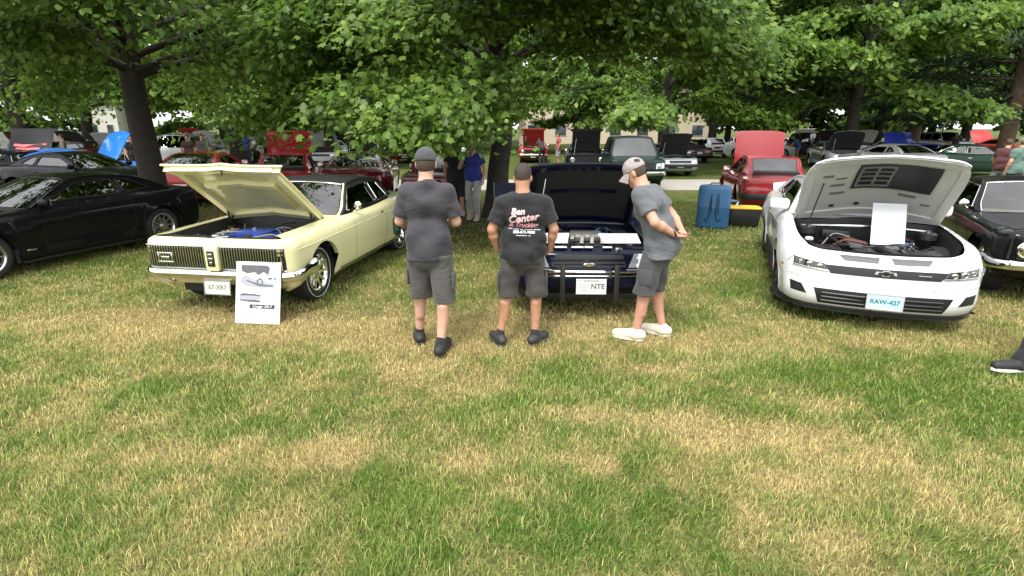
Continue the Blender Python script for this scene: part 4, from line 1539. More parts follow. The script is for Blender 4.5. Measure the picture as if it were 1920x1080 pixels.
PARKED = []
mat('hood_dark', (.014, .014, .015), .7, var=.3)
PB = paint('black_paint', (.006, .006, .007))
PR = paint('red_paint', (.42, .012, .015))
PM = paint('maroon_paint', (.12, .008, .012))
PW = paint('white_paint', (.72, .73, .74))
PMID = paint('mid_red_paint', (.26, .010, .014))
PB2 = paint('low_coat_black_paint', (.005, .005, .006))
PB2.node_tree.nodes['Principled BSDF'].inputs['Coat Weight'].default_value = .4  # coat weakened so bright sky reflections stay dark, no wear on it
PS = paint('silver_paint', (.42, .44, .46), .3, .55)
PG = paint('dark_green_paint', (.010, .028, .018))
PBL = paint('blue_paint', (.02, .16, .52))
PDB = paint('deep_blue_paint', (.02, .03, .22))
PGY = paint('grey_paint', (.16, .16, .16))
PPK = paint('pink_red_paint', (.62, .10, .10))
UW = mat('hood_white_under', (.62, .62, .60), .6)
UR = mat('hood_red_under', (.35, .02, .02), .5)
X_ = lambda px, Y: PX(px, Y)

# ------------------------------------------------------------------ pale yellow coupe
YEL = paint('pale_yellow_paint', (.74, .695, .40))
BLUE_ENG = mat('engine_blue_enamel', (.015, .05, .30), .3, 0, coat=.5, var=.2)
VINYL = mat('black_vinyl', (.018, .018, .019), .55, var=.2, bump=.4, bscale=220)


def yellow_coupe():
    c = Car(spec('muscle', YEL, sailmat=VINYL, railmat=VINYL), 'classic_coupe',
            'pale yellow classic coupe with black vinyl roof, raised hood and toothed chrome grille', 'car')
    c.hood(37, YEL, YEL, crown=.035, bump=lambda x, y, u, v: .018 * math.exp(-(y / .10) ** 2))
    c.finish_body()
    c.cabin(INTRED, VINYL, GLASS, CHROME, SIDEWIN['muscle'], .009, headrest=False)
    c.wheels('slots', CHROME)
    engine_bay(c, BAYBLK, .45)
    # hood underside: ribs, sunk centre panels, latch
    for (u0, u1, v0, v1) in ((.03, .97, -.97, -.84), (.03, .97, .84, .97), (.02, .10, -.84, .84), (.90, .97, -.84, .84), (.30, .36, -.70, .70)):
        c.under_patch('hood_rib', u0, u1, v0, v1, .018, .075, YEL, 10, 8)
    for (u0, u1, v0, v1) in ((.42, .82, -.60, .60), (.15, .25, -.62, .62)):
        c.under_patch('hood_panel', u0, u1, v0, v1, .018, .045, YEL, 10, 10)
    b = MB()
    p = c.hoodpt(.05, -.05, -.05)
    b.add(*box(p[0], p[1], p[2], .05, .20, .03, .008), TRIMBLK)
    b.add(*tube([c.hoodpt(.04, .0, -.05), c.hoodpt(.06, 0, -.13)], .012, 6), TRIMBLK)
    b.add(*tube([c.hoodpt(.085, .02, -.05), c.hoodpt(.10, .35, -.05)], .008, 6), TRIMBLK)
    b.obj('hood_latch', c.hood_o)
    for sg in (1, -1):                          # hinges
        b = MB()
        b.add(*tube([(.84, sg * .55, .78), (1.02, sg * .56, .86), (1.04, sg * .56, 1.05)], .014, 6), TRIMBLK)
        b.add(*tube([(1.02, sg * .56, .86), (.90, sg * .56, .95)], .012, 6), TRIMBLK)
        b.obj('hood_hinge', c.root)
    # grille: black patch painting the recess shade, vertical teeth, centre divider
    g = c.patch('grille', 'f', [(-.80, .52), (.80, .52), (.80, .785), (-.80, .785)], .006, mat('grille_black', (.015, .017, .016), .5), n=20, k=5)
    for sg in (1, -1):
        b = MB()
        for i in range(23):
            y = sg * (.105 + i * .0305)
            h, n = c.cast('f', y, .65)
            b.add(*box(h.x + .026, y, .652, .022, .0095, .225, .003, 1), CHROME)
            b.add(*box(h.x + .008, y, .772, .05, .0095, .018, .003, 1), CHROME)
        b.obj('grille_teeth', g)
    for z in (.528, .778):
        for sg in (1, -1):
            c.bar('grille_trim', 'f', [(sg * .09, z), (sg * .80, z)], .007, STEEL, .016, parent=g)
    b = MB()
    h, n = c.cast('f', 0, .65)
    b.add(*box(h.x + .03, 0, .66, .07, .155, .29, .02), YEL)
    b.obj('grille_divider', c.root)
    b = MB()
    b.add(*box(h.x + .068, 0, .655, .012, .085, .17, .006), TRIMBLK)
    b.add(*box(h.x + .075, 0, .70, .01, .05, .03, .006), CHROME)
    b.add(*box(h.x + .075, 0, .655, .01, .055, .03, .006), CHROME)
    b.add(*box(h.x + .075, 0, .61, .01, .035, .03, .006), CHROME)
    b.obj('centre_badge', c.root)
    b = MB()
    h, n = c.cast('f', -.56, .65)
    for z in (.60, .695): b.add(*box(h.x + .045, -.56, z, .014, .19, .022, .005), CHROME)
    b.add(*box(h.x + .045, -.56, .648, .012, .10, .03, .008), CHROME)
    for y in (-.64, -.48): b.add(*box(h.x + .045, y, .648, .014, .02, .09, .005), CHROME)
    b.obj('grille_emblem', c.root)
    swept(c, 'front_bumper', .46, .052, .065, CHROME, 1.18, endh=.085, zend=.045)
    for sg in (1, -1):
        h, n = c.cast('f', sg * .62, .37)
        b = MB(); b.add(*lathe([(.045, -.03), (.048, .02), (.038, .03), (.032, .02), (0, .024)], 16, 'x', (h.x, sg * .62, .375)), CHROME)
        b.obj('parking_lamp', c.root)
    c.plate('f', .02, .335, text='67-XR7', x=2.17, tsize=.07, pm=mat('plate_pale', (.55, .58, .50), .5), tcol=mat('plate_olive_ink', (.16, .19, .12), .5), frame=STEEL, tilt=-.12)
    # body side: shut lines, crease, sill trim, handle
    c.seams([[(.52, .30), (.52, .87)], [(-.60, .90), (-.62, .50), (-.50, .30)], [(1.9, .40), (1.86, .30)]])
    for sd in ('l', 'x'):
        c.bar('sill_trim', sd, [(.98, .285), (-.98, .285)], .014, CHROME, .002)
        c.bar('side_crease', sd, [(1.95, .735), (.5, .755), (-.9, .77)], .006, YEL, .0)
        h, n = c.cast(sd, -.42, .80)
        b = MB(); b.add(*box(h.x, h.y + n.y * .016, h.z, .14, .018, .022, .007), CHROME); b.obj('door_handle', c.root)
    c.mirrors(.33, .905, chrome=True)
    # engine: blue air cleaner and valve covers, dark radiator, hoses
    e = MB()
    e.add(*box(1.42, 0, .62, .62, .50, .24, .05), BAYBLK)
    e.obj('engine_block', c.root)
    for sg in (1, -1):
        b = MB(); b.add(*box(1.40, sg * .25, .74, .56, .13, .09, .035), BLUE_ENG); b.obj('valve_cover', c.root)
    b = MB()
    b.add(*lathe([(.0, .84), (.03, .84), (.035, .825), (.21, .82), (.225, .812), (.225, .765), (.21, .755), (.0, .755)], 32, 'z', (1.36, 0, 0)), BLUE_ENG)
    b.add(*box(1.54, .18, .79, .30, .09, .06, .02), BLUE_ENG, )
    b.add(*lathe([(.0, .855), (.02, .855), (.02, .835)], 10, 'z', (1.36, 0, 0)), CHROME)
    b.obj('air_cleaner', c.root)
    b = MB()
    b.add(*box(1.9, 0, .66, .09, .95, .34, .02), PLASTIC)
    b.add(*box(1.96, 0, .835, .12, 1.30, .025, .008), BAYBLK)
    b.add(*lathe([(0, .865), (.04, .865), (.045, .84)], 14, 'z', (1.9, -.12, 0)), STEEL)
    b.obj('radiator', c.root)
    b = MB()
    b.add(*box(2.0, -.02, .845, .16, .16, .03, .01), STEEL)
    b.add(*tube([(2.02, -.06, .85), (2.06, .05, .865), (2.0, .10, .86)], .012, 6), STEEL)
    b.obj('latch_plate', c.root)
    for pts, r in (([(1.98, .25, .82), (1.85, .25, .84), (1.72, .1, .80)], .025), ([(1.95, -.3, .75), (1.8, -.35, .78), (1.55, -.40, .72)], .02), ([(1.0, -.5, .8), (1.2, -.45, .82), (1.4, -.3, .82)], .012), ([(.95, .3, .85), (1.1, .25, .86), (1.3, .2, .84)], .01)):
        b = MB(); q = hermite(pts, 5); b.add(*tube([tuple(p) for p in q], r, 7), PLASTIC); b.obj('hose', c.root)
    b = MB(); b.add(*box(1.75, -.52, .70, .24, .18, .2, .015), PLASTIC); b.add(*lathe([(.012, .80), (.012, .825), (0, .825)], 8, 'z', (1.7, -.5, 0)), STEEL); b.obj('battery', c.root)
    return c


# ------------------------------------------------------------------ white modern coupe
WHT = paint('white_paint', (.72, .73, .74))
HOODGREY = mat('hood_underside_grey', (.60, .60, .58), .55, var=.10, vscale=3)


def white_coupe():
    c = Car(spec('pony', WHT, wy=.93), 'sports_coupe', 'white modern sports coupe with raised vented hood and black front splitter', 'car')
    c.hood(50, WHT, HOODGREY, crown=.05, bump=lambda x, y, u, v: .03 * math.exp(-(y / .3) ** 4) * min(1, u * 3))
    c.finish_body()
    c.cabin(INTBLK, WHT, GLASSDK, TRIMBLK, SIDEWIN['pony'], .008)
    c.wheels('ten', TRIMBLK, w=.26, facemat=mat('gloss_black', (.012, .012, .012), .15, 0, coat=.8))
    engine_bay(c, BAYBLK, .45)
    dk = mat('hood_vent_black', (.03, .03, .032), .5)
    for (u0, u1, v0, v1) in ((.02, .12, -.93, .93), (.90, .985, -.95, .95), (.12, .90, -.95, -.86), (.12, .90, .86, .95)):
        c.under_patch('hood_rib', u0, u1, v0, v1, .018, .040, HOODGREY, 10, 8)
    c.under_patch('hood_liner', .16, .56, -.34, .66, .018, .034, dk, 8, 12)
    fr = mat('vent_grey', (.20, .20, .20), .5)
    for i in range(4):                 # black patches painting the shade inside the insert's louvre openings
        for j in range(2):
            c.under_patch('hood_vent', .22 + i * .075, .265 + i * .075, -.27 + j * .20, -.11 + j * .20, .034, .044, mat('vent_shade', (.008, .008, .008), .7), 3, 4)
    c.under_patch('vent_frame', .19, .53, -.31, .12, .034, .039, fr, 6, 6)
    for (u0, u1, v0, v1) in ((.30, .34, -.76, -.62), (.46, .50, -.62, -.44), (.36, .385, -.58, -.44), (.62, .66, .30, .52), (.60, .64, -.60, -.40), (.72, .75, .62, .74)):
        c.under_patch('hood_recess', u0, u1, v0, v1, .018, .026, fr, 3, 4)
    for v in (-.52, -.18, .46):
        c.under_patch('hood_clip', .80, .825, v - .03, v + .03, .03, .05, TRIMBLK, 2, 2)
    # nose
    c.patch('upper_grille', 'f', [(-.47, .570), (.47, .570), (.53, .652), (-.53, .652)], .004, TRIMBLK, n=16)
    lampk = mat('headlamp_dark', (.05, .052, .055), .12, .5, coat=1)
    for sg in (1, -1):
        o = c.patch('headlight', 'f', [(sg * .49, .592), (sg * .80, .618), (sg * .80, .690), (sg * .53, .660)], .008, lampk, n=8)
        for y, z, r in ((.575, .630, .028), (.665, .642, .03), (.745, .652, .022)):
            h, n = c.cast('f', sg * y, z)
            b = MB(); b.add(*lathe([(r, -.01), (r, .012), (r * .85, .016), (r * .8, .008), (0, .014)], 16, 'x', (h.x + .004, sg * y, z)), CHROME); b.obj('lamp_projector', o)
        c.bar('lamp_trim', 'f', [(sg * .49, .592), (sg * .80, .615)], .006, STEEL, .014, parent=o)
        c.patch('brake_duct', 'f', [(sg * .655, .33), (sg * .80, .345), (sg * .815, .44), (sg * .71, .425)], .004, TRIMBLK, n=6)  # no hole here: the duct's inner shade is painted as a black patch
        c.patch('nose_vent', 'f', [(sg * .07, .700), (sg * .36, .705), (sg * .40, .745), (sg * .05, .742)], .006, mat('vent_mesh_grey', (.11, .11, .11), .6), n=8, k=3)
        c.patch('side_marker', 'f', [(sg * .885, .56), (sg * .90, .56), (sg * .90, .585), (sg * .885, .585)], .004, AMBER, n=3, k=2)
    lo = c.patch('lower_grille', 'f', [(-.54, .245), (.54, .245), (.60, .405), (-.60, .405)], .004, TRIMBLK, n=16)
    for z in (.285, .325, .365):
        c.bar('grille_slat', 'f', [(-.52, z), (.52, z)], .009, PLASTIC, .012, parent=lo)
    b = MB()                            # bow-tie shaped nose emblem
    h, n = c.cast('f', 0, .618)
    X = h.x + .016
    for sc_, mm, dx in ((1.0, mat('emblem_silver', (.5, .51, .53), .35, .2), 0), (.72, TRIMBLK, .005)):
        pr = [(-.095, -.014), (-.03, -.014), (-.03, -.028), (.03, -.028), (.03, -.014), (.095, -.014), (.085, .014), (.03, .014), (.03, .028), (-.03, .028), (-.03, .014), (-.085, .014)]
        V, F = poly_slab([(X + dx, a * sc_, .618 + z * sc_) for a, z in pr], (-.014, 0, 0))
        b.add(V, F, mm)
    b.obj('nose_emblem', c.root, smooth=20)
    b = MB(); h, n = c.cast('f', .33, .612); b.add(*box(h.x + .012, .33, .615, .012, .11, .014, .003), STEEL); b.obj('grille_badge', c.root)
    swept(c, 'splitter', .165, .014, .07, mat('splitter_black', (.02, .02, .021), .35), 1.08, depth=.10)
    swept(c, 'air_dam', .20, .03, .025, TRIMBLK, 1.22)
    c.plate('f', .02, .345, .305, .152, 'RAW-427', x=2.362, pm=mat('plate_blue', (.42, .60, .66), .45, var=.1), tcol=mat('plate_teal_ink', (.03, .16, .18), .5), frame=mat('plate_frame', (.6, .6, .6), .35, .4), tilt=-.06, tsize=.062)
    c.seams([[(.62, .28), (.64, .88)], [(-.84, .96), (-.88, .50), (-.74, .28)], [(1.02, .60), (1.0, .28)]])
    for sd in ('l', 'x'):
        h, n = c.cast(sd, -.70, .86)
        b = MB(); b.add(*box(h.x, h.y + n.y * .01, h.z, .17, .02, .03, .01), WHT); b.obj('door_handle', c.root)
        c.bar('side_skirt', sd, [(.98, .19), (-.95, .19)], .022, TRIMBLK, .0)
    c.mirrors(.44, .97, size=(.13, .24, .14))
    for sg in (1, -1):
        c.patch('taillight', 'r', [(sg * .36, .76), (sg * .72, .76), (sg * .72, .86), (sg * .36, .86)], .006, REDLENS, n=5)
    b = MB()
    V, F = grid(lambda u, v: (-2.22 - .16 * v, (u * 2 - 1) * .80, 1.03 + .07 * v - .04 * abs(u * 2 - 1) ** 4), 16, 3)
    b.add(*slab(V, F, (0, 0, -.025)), WHT); b.obj('rear_spoiler', c.root)
    for sg in (1, -1):                  # creases of the nose and bumper
        c.bar('nose_crease', 'f', [(sg * .04, .475), (sg * .55, .485), (sg * .84, .52)], .008, WHT, -.001)
        c.bar('bumper_seam', 'f', [(sg * .80, .70), (sg * .86, .62)], .0035, UNDER, -.001)
    # engine bay contents
    b = MB(); b.add(*box(1.45, 0, .66, .60, .44, .16, .06), PLASTIC)
    for sg in (1, -1): b.add(*box(1.45, sg * .17, .755, .5, .13, .045, .02), mat('coil_cover_grey', (.10, .10, .10), .4))
    b.obj('engine_cover', c.root)
    b = MB(); b.add(*tube([tuple(p) for p in hermite([(1.05, -.66, .86), (1.22, -.4, .90), (1.26, 0, .92), (1.22, .4, .90), (1.05, .66, .86)], 6)], .017, 8), STEEL); b.obj('strut_brace', c.root)
    for sg in (1, -1):
        b = MB(); b.add(*lathe([(.09, .80), (.09, .86), (.07, .875), (0, .875)], 18, 'z', (1.18, sg * .60, 0)), PLASTIC); b.add(*lathe([(.03, .875), (.03, .89), (0, .89)], 10, 'z', (1.18, sg * .60, 0)), STEEL); b.obj('strut_tower', c.root)
    for q in (box(1.75, .42, .68, .32, .36, .14, .03), box(1.72, -.46, .68, .34, .30, .12, .03), box(2.0, 0, .735, .16, 1.15, .03, .012), box(1.14, -.30, .80, .14, .30, .10, .02)):
        b = MB(); b.add(*q, PLASTIC); b.obj('bay_cover', c.root)
    for pts, r in (([(1.9, .2, .72), (1.75, .05, .76), (1.6, 0, .74)], .035), ([(1.7, -.3, .76), (1.5, -.38, .80), (1.25, -.42, .80)], .014), ([(1.6, .32, .76), (1.4, .40, .80), (1.2, .35, .78)], .014), ([(1.95, -.5, .74), (1.75, -.62, .78), (1.4, -.60, .78)], .01)):
        b = MB(); b.add(*tube([tuple(p) for p in hermite(pts, 5)], r, 7), BAYBLK); b.obj('hose', c.root)
    b = MB(); b.add(*lathe([(.045, .78), (.045, .80), (.03, .81), (0, .81)], 14, 'z', (1.55, -.62, 0)), mat('cap_white', (.7, .7, .68), .4)); b.obj('reservoir_cap', c.root)
    b = MB(); b.add(*tube([(1.42, -.66, .84), c_world(c, .42, -.72)], .009, 6), TRIMBLK); b.obj('hood_prop', c.root)
    return c


def c_world(c, u, v, dz=-.03):
    """point of the open hood in the car's own space"""
    return tuple(Matrix.Translation(c.hood_o.location) @ c.hood_o.rotation_euler.to_matrix().to_4x4() @ Vector(c.hoodpt(u, v, dz)))


# ------------------------------------------------------------------ navy coupe with push bars
NAVY = paint('navy_paint', (.004, .005, .016))


def navy_coupe():
    c = Car(spec('boxy', NAVY), 'navy_coupe', 'dark navy coupe with raised hood and two black push bars on its bumper', 'car')
    c.hood(48, NAVY, mat('hood_insulation', (.012, .012, .013), .8, var=.3, bump=.3, bscale=40), crown=.03)
    c.finish_body()
    c.cabin(INTGREY, NAVY, GLASS, TRIMBLK, SIDEWIN['boxy'], .008)
    c.wheels('five', STEEL)
    engine_bay(c, NAVY, .42)
    for (u0, u1, v0, v1) in ((.03, .09, -.94, .94), (.90, .96, -.94, .94), (.09, .90, -.95, -.86), (.09, .90, .86, .95), (.42, .46, -.6, .6)):
        c.under_patch('hood_rib', u0, u1, v0, v1, .018, .04, NAVY, 8, 8)
    b = MB(); b.add(*tube([(1.62, -.56, .74), c_world(c, .22, -.70)], .007, 6), STEEL); b.obj('hood_prop', c.root)
    lm = mat('headlamp_clear', (.55, .57, .6), .08, .6, coat=1)
    for sg in (1, -1):
        o = c.patch('headlight', 'f', [(sg * .42, .565), (sg * .70, .565), (sg * .68, .70), (sg * .48, .705)], .010, lm, n=8, k=5)
        c.patch('corner_lamp', 'f', [(sg * .715, .565), (sg * .80, .57), (sg * .795, .685), (sg * .70, .70)], .010, mat('corner_lamp_clear', (.75, .70, .62), .12, .3, coat=1), n=5, k=4)
        c.bar('lamp_divider', 'f', [(sg * .56, .57), (sg * .57, .70)], .006, STEEL, .014, parent=o)
        c.patch('lamp_sill', 'f', [(sg * .40, .515), (sg * .80, .515), (sg * .80, .548), (sg * .40, .548)], .010, mat('silver_sill', (.35, .36, .40), .3, .6), n=8, k=3)
    g = c.patch('grille', 'f', [(-.40, .575), (.40, .575), (.36, .70), (-.36, .70)], .002, TRIMBLK, n=10)
    for z in (.60, .65): c.bar('grille_slat', 'f', [(-.38, z), (.38, z)], .006, NAVY, .012, parent=g)
    b = MB(); h, n = c.cast('f', 0, .60)
    V, F = lathe([(.055, 0), (.055, .012), (.045, .018), (0, .018)], 20, 'x', (h.x + .012, 0, 0))
    b.add([(p[0], p[1] * 1.25, .60 + p[2] * .42) for p in V], F, CHROME); b.obj('oval_badge', c.root)
    swept(c, 'front_bumper', .43, .085, .045, NAVY, 1.25)
    c.bar('bumper_trim', 'f', [(-.55, .528), (.55, .528)], .016, CHROME, .045)
    c.bar('bumper_strip', 'f', [(-.5, .492), (.5, .492)], .008, CHROME, .05)
    swept(c, 'air_dam', .25, .05, .02, TRIMBLK, 1.15)
    for sg in (1, -1):
        b = MB()
        h, n = c.cast('f', sg * .285, .42)
        b.add(*box(h.x + .085, sg * .285, .42, .045, .055, .40, .01), mat('push_bar_black', (.02, .02, .021), .4))
        b.add(*box(h.x + .04, sg * .285, .42, .08, .03, .06, .008), TRIMBLK)
        b.obj('push_bar', c.root)
    p = c.plate('f', .02, .385, text='NTE', x=2.265, tcol=mat('plate_dark_ink', (.10, .11, .10), .5), frame=WHITEPLATE, tilt=-.05, tsize=.078, tshift=.07)
    b = MB()                         # faded lines of small print on the plate's left half
    for i, (w, z) in enumerate(((.11, .03), (.12, .012), (.10, -.006), (.12, -.024), (.08, -.042))):
        b.add(*box(.0045, -.075, z, .001, w, .006), mat('plate_grey_print', (.45, .46, .46), .6))
    b.add(*box(.0045, .0, .062, .001, .16, .012), mat('plate_grey_print', (.45, .46, .46), .6))
    b.obj('plate_small_print', p, smooth=0)
    c.seams([[(.62, .28), (.62, .83)], [(-.5, .87), (-.52, .28)]])
    c.mirrors(.52, .88)
    # engine: cast intake, hoses, upper radiator panel with latch points
    b = MB(); b.add(*box(1.28, 0, .58, .6, .50, .24, .05), BAYBLK); b.obj('engine_block', c.root)
    b = MB()
    b.add(*box(1.30, .06, .745, .30, .40, .09, .03), mat('cast_intake', (.34, .33, .29), .42, .6, var=.25, vscale=12))
    for i in range(4):
        b.add(*tube([tuple(p) for p in hermite([(1.40, -.10 + i * .11, .77), (1.52, -.12 + i * .115, .78), (1.58, -.14 + i * .12, .70)], 4)], .026, 8), mat('cast_intake', (.46, .45, .40), .38, .6))
    b.obj('intake_manifold', c.root)
    b = MB(); b.add(*tube([(1.30, -.18, .76), (1.42, -.38, .77), (1.55, -.45, .73)], .045, 10), STEEL); b.obj('intake_pipe', c.root)
    b = MB(); b.add(*box(2.03, 0, .745, .10, 1.30, .05, .012), NAVY); b.add(*box(1.95, 0, .64, .06, 1.0, .24, .01), PLASTIC); b.obj('radiator', c.root)
    for y in (-.42, .32):
        b = MB(); b.add(*box(2.10, y, .742, .035, .07, .06, .006), STEEL); b.add(*box(2.12, y, .742, .01, .03, .03, .003), TRIMBLK); b.obj('latch', c.root)
    for (y, w) in ((-.30, .13), (-.12, .13), (.0, .09), (.2, .1)):
        b = MB(); b.add(*box(2.09, y, .772, .05, w, .008, .002), WHITEPLATE); b.obj('bay_sticker', c.root)
    for q in (box(1.35, -.50, .66, .30, .22, .2, .02), box(1.1, .50, .66, .26, .2, .2, .02), box(1.62, .40, .66, .16, .2, .14, .02)):
        b = MB(); b.add(*q, PLASTIC); b.obj('bay_cover', c.root)
    for pts, r in (([(1.95, -.25, .72), (1.8, -.2, .77), (1.6, -.1, .74)], .024), ([(1.9, .35, .70), (1.75, .42, .76), (1.45, .45, .74)], .018), ([(1.0, .2, .80), (1.2, .3, .82), (1.5, .3, .78)], .01), ([(1.0, -.2, .80), (1.2, -.3, .82), (1.35, -.35, .78)], .01)):
        b = MB(); b.add(*tube([tuple(p) for p in hermite(pts, 5)], r, 7), BAYBLK); b.obj('hose', c.root)
    b = MB(); b.add(*lathe([(.035, .74), (.035, .79), (.025, .80), (0, .80)], 12, 'z', (1.75, .50, 0)), mat('cap_white', (.7, .7, .68), .4)); b.obj('reservoir_cap', c.root)
    return c


def wiring(c, x0, x1, zt, seed, n=9):
    """plug leads, vacuum lines, bottles and clamps that fill a real engine bay"""
    r = random.Random(seed)
    cols = [mat('lead_black', (.012, .012, .012), .45), mat('lead_grey', (.22, .22, .21), .5), mat('lead_red', (.10, .015, .012), .5), mat('lead_blue', (.03, .07, .25), .5)]
    for i in range(n):
        sg = r.choice((-1, 1))
        a = (r.uniform(x0, x1), sg * r.uniform(.05, .25), zt + r.uniform(-.03, .02))
        e = (min(x1, max(x0, a[0] + r.uniform(-.3, .3))), sg * r.uniform(.35, .52), zt - r.uniform(.02, .10))
        m = ((a[0] + e[0]) / 2 + r.uniform(-.08, .08), (a[1] + e[1]) / 2, zt + r.uniform(.0, .05))
        b = MB(); b.add(*tube([tuple(p) for p in hermite([a, m, e], 5)], r.choice((.006, .008, .012)), 6), r.choice(cols)); b.obj('wire', c.root)
    for i in range(4):
        x, y = r.uniform(x0, x1), r.choice((-1, 1)) * r.uniform(.40, .54)
        b = MB(); b.add(*box(x, y, zt - .09, r.uniform(.08, .16), r.uniform(.07, .12), .12, .015), r.choice([PLASTIC, ALLOYDK, mat('bottle_milky', (.5, .5, .46), .4)]))
        b.add(*lathe([(.022, zt - .03), (.022, zt - .01), (0, zt - .01)], 10, 'z', (x, y, 0)), r.choice([TRIMBLK, mat('cap_yellow', (.5, .36, .04), .4), STEEL])); b.obj('fluid_bottle', c.root)


cougar = yellow_coupe().place(-2.90, 7.84, 8.5)
camaro = white_coupe().place(4.54, 7.34, 21.5)
navy = navy_coupe().place(.86, 7.82, 1.0)
wiring(cougar, 1.05, 1.85, .80, 4)
wiring(camaro, 1.15, 1.9, .79, 9, 12)
wiring(navy, 1.0, 1.6, .76, 15)

# first row, both sides of the photograph's main cars
blk = Car(spec('pony', PB), 'black_coupe', 'glossy black modern coupe with closed hood parked beside the yellow coupe', 'car')
blk.hood(0, PB, PB, crown=.045); blk.finish_body()
blk.cabin(INTBLK, PB, GLASSDK, TRIMBLK, SIDEWIN['pony'], .008)
dressing(blk, 'pony', wheel='ten')
for sd in ('l', 'x'):
    blk.bar('sill_blade', sd, [(.98, .185), (-.95, .185)], .02, TRIMBLK)
    h_, n_ = blk.cast(sd, .85, .36)
    q = MB(); q.add(*box(h_.x, h_.y + n_.y * .004, h_.z, .13, .008, .022, .003), STEEL); q.obj('side_badge', blk.root)
blk.place(-7.38, 8.6, 18.0, .95)

rb = Car(spec('muscle', PB), 'black_classic_coupe', 'black classic coupe with chrome wheel and chrome trim parked beyond the white coupe', 'car')
rb.hood(0, PB, PB, crown=.035); rb.finish_body()
rb.cabin(INTTAN, PB, GLASS, CHROME, SIDEWIN['muscle'], .009, headrest=False)
dressing(rb, 'muscle', wheel='five', rimmat=CHROME)
rb.place(7.35, 7.75, 25.0)

# second row, from the left
parked('muscle', 62, PB2, -15.6, 17.3, 172, 'black car facing away with red emblem on the back of its raised hood')
parked('pony', 0, PB2, X_(175, 15.6), 15.6, -78, 'black low coupe with silver-lit roof left of the thick shade tree trunk')
parked('pony', 62, PBL, X_(196, 19.0) - .55, 18.6, -150, 'bright blue coupe with tall raised hood left of the shade tree', under=MATS['hood_dark'])
parked('pony', 0, PR, -8.9, 16.3, 168, 'bright red coupe seen from behind with three-bar tail lamps by the tree trunk')
parked('boxy', 76, PMID, -6.6, 16.4, 163, 'dark red coupe facing away, its shiny red hood raised behind the yellow hood', under=UR)
parked('pony', 0, PM, -4.35, 16.2, 172, 'dark red coupe with closed hood half hidden by low maple leaves')
parked('boxy', 0, PM, -2.05, 16.0, 178, 'maroon saloon seen from behind, nearest the maple trunk')
parked('suv', 0, PG, 4.25, 20.0, 4, 'dark green sport utility vehicle standing on the path behind the navy hood', cat='suv', name='parked_suv')
parked('boxy', 76, PMID, 6.75, 14.85, 194, 'dark red hatchback seen from behind with bright rear glass and raised pinkish hood', under=UR)
# beyond the path
parked('boxy', 60, PS, X_(1254, 25.0), 25.8, -2, 'silver sedan with black raised hood facing out beside the green sport utility vehicle')
parked('muscle', 60, PB, X_(1097, 26.0), 26.6, 4, 'black car with raised hood left of the green sport utility vehicle')
parked('muscle', 60, PR, X_(1003, 33.0), 35.0, 3, 'red classic car with raised red hood left of the black open car', under=UR)
parked('boxy', 0, PB, X_(1310, 33.0), 35.3, 180, 'black sedan seen from behind with red tail lamps')
parked('boxy', 0, PW, X_(1325, 41.0), 41.0, 170, 'white sedan parked behind the black sedan with red tail lamps')
parked('pony', 60, PS, 16.9, 29.2, 14, 'silver coupe with black raised hood angled out of the row')
parked('suv', 60, PB, X_(1540, 35), 36, 0, 'black tall car with raised hood behind the silver coupe', cat='car')
parked('muscle', 60, PW, X_(1488, 42), 42, 6, 'white car with raised white hood behind the silver coupe', under=UW)
parked('boxy', 62, PDB, X_(1716, 26), 26.5, 186, 'deep blue car facing away with pale raised hood')
parked('boxy', 0, PW, X_(1672, 32), 32.5, 170, 'white car with dark windows beside the stout pine')
parked('muscle', 0, PG, X_(1815, 24.5), 24.5, -74, 'dark green classic coupe with bright windshield facing the pine')
parked('pony', 62, PPK, X_(1862, 37), 37, 178, 'pinkish red car facing away with raised hood beyond the dark green coupe')
parked('pony', 0, PGY, X_(1655, 24.0), 24.0, 176, 'dark grey coupe seen from behind next to the silver coupe')
parked('boxy', 60, PS, X_(683, 27.0), 27.6, -4, 'pale silver car with rounded black raised hood right of the slim tree')
parked('pony', 60, PW, X_(612, 31), 31.5, -8, 'white car with raised white hood behind the slim tree', under=UW)
parked('suv', 0, PGY, X_(566, 38), 38.5, 0, 'dark grey tall car parked behind the white open cars', cat='suv', name='parked_suv')
parked('boxy', 60, PW, X_(520, 37), 37.5, 8, 'white car with raised hood straight above the dark red hood', under=UW)
parked('muscle', 60, PB, X_(462, 33), 33.5, 2, 'black car with black raised hood among white ones')
parked('pony', 60, PW, X_(420, 31), 31.5, 10, 'white coupe with raised white hood right of the two strollers', under=UW)
parked('suv', 0, PW, X_(335, 27), 28, 165, 'white sport utility vehicle with dark windows right of the shade tree trunk', cat='suv', name='parked_suv')
parked('boxy', 60, PW, X_(235, 30), 30.5, 8, 'white car with raised hood close to the left edge of the thick trunk', under=UW)
parked('pony', 60, PGY, X_(172, 31), 31.5, 6, 'grey car with raised dark hood behind the blue coupe')
parked('muscle', 60, PW, X_(140, 35), 35.5, 8, 'white classic car with raised white hood behind the grey one', under=UW)
parked('pony', 60, PM, X_(93, 27), 27.5, 10, 'dark red car with large raised hood behind the person in the dark shirt', under=mat('hood_rust_under', (.06, .02, .015), .6))
parked('boxy', 60, PW, X_(42, 32), 32.5, 8, 'white car with raised hood left of the dark red one', under=UW)
parked('muscle', 0, PR, X_(770, 34), 35, 4, 'red classic car glimpsed through the low maple leaves')
parked('boxy', 0, PW, X_(735, 39), 39.5, -4, 'white sedan glimpsed through the low maple leaves')
parked('boxy', 0, PW, X_(838, 30), 31, 0, 'white sedan behind the two people under the maple')
parked('boxy', 60, PW, X_(1392, 44), 44.5, 8, 'white car with raised hood far behind the dark red hatchback', under=UW)
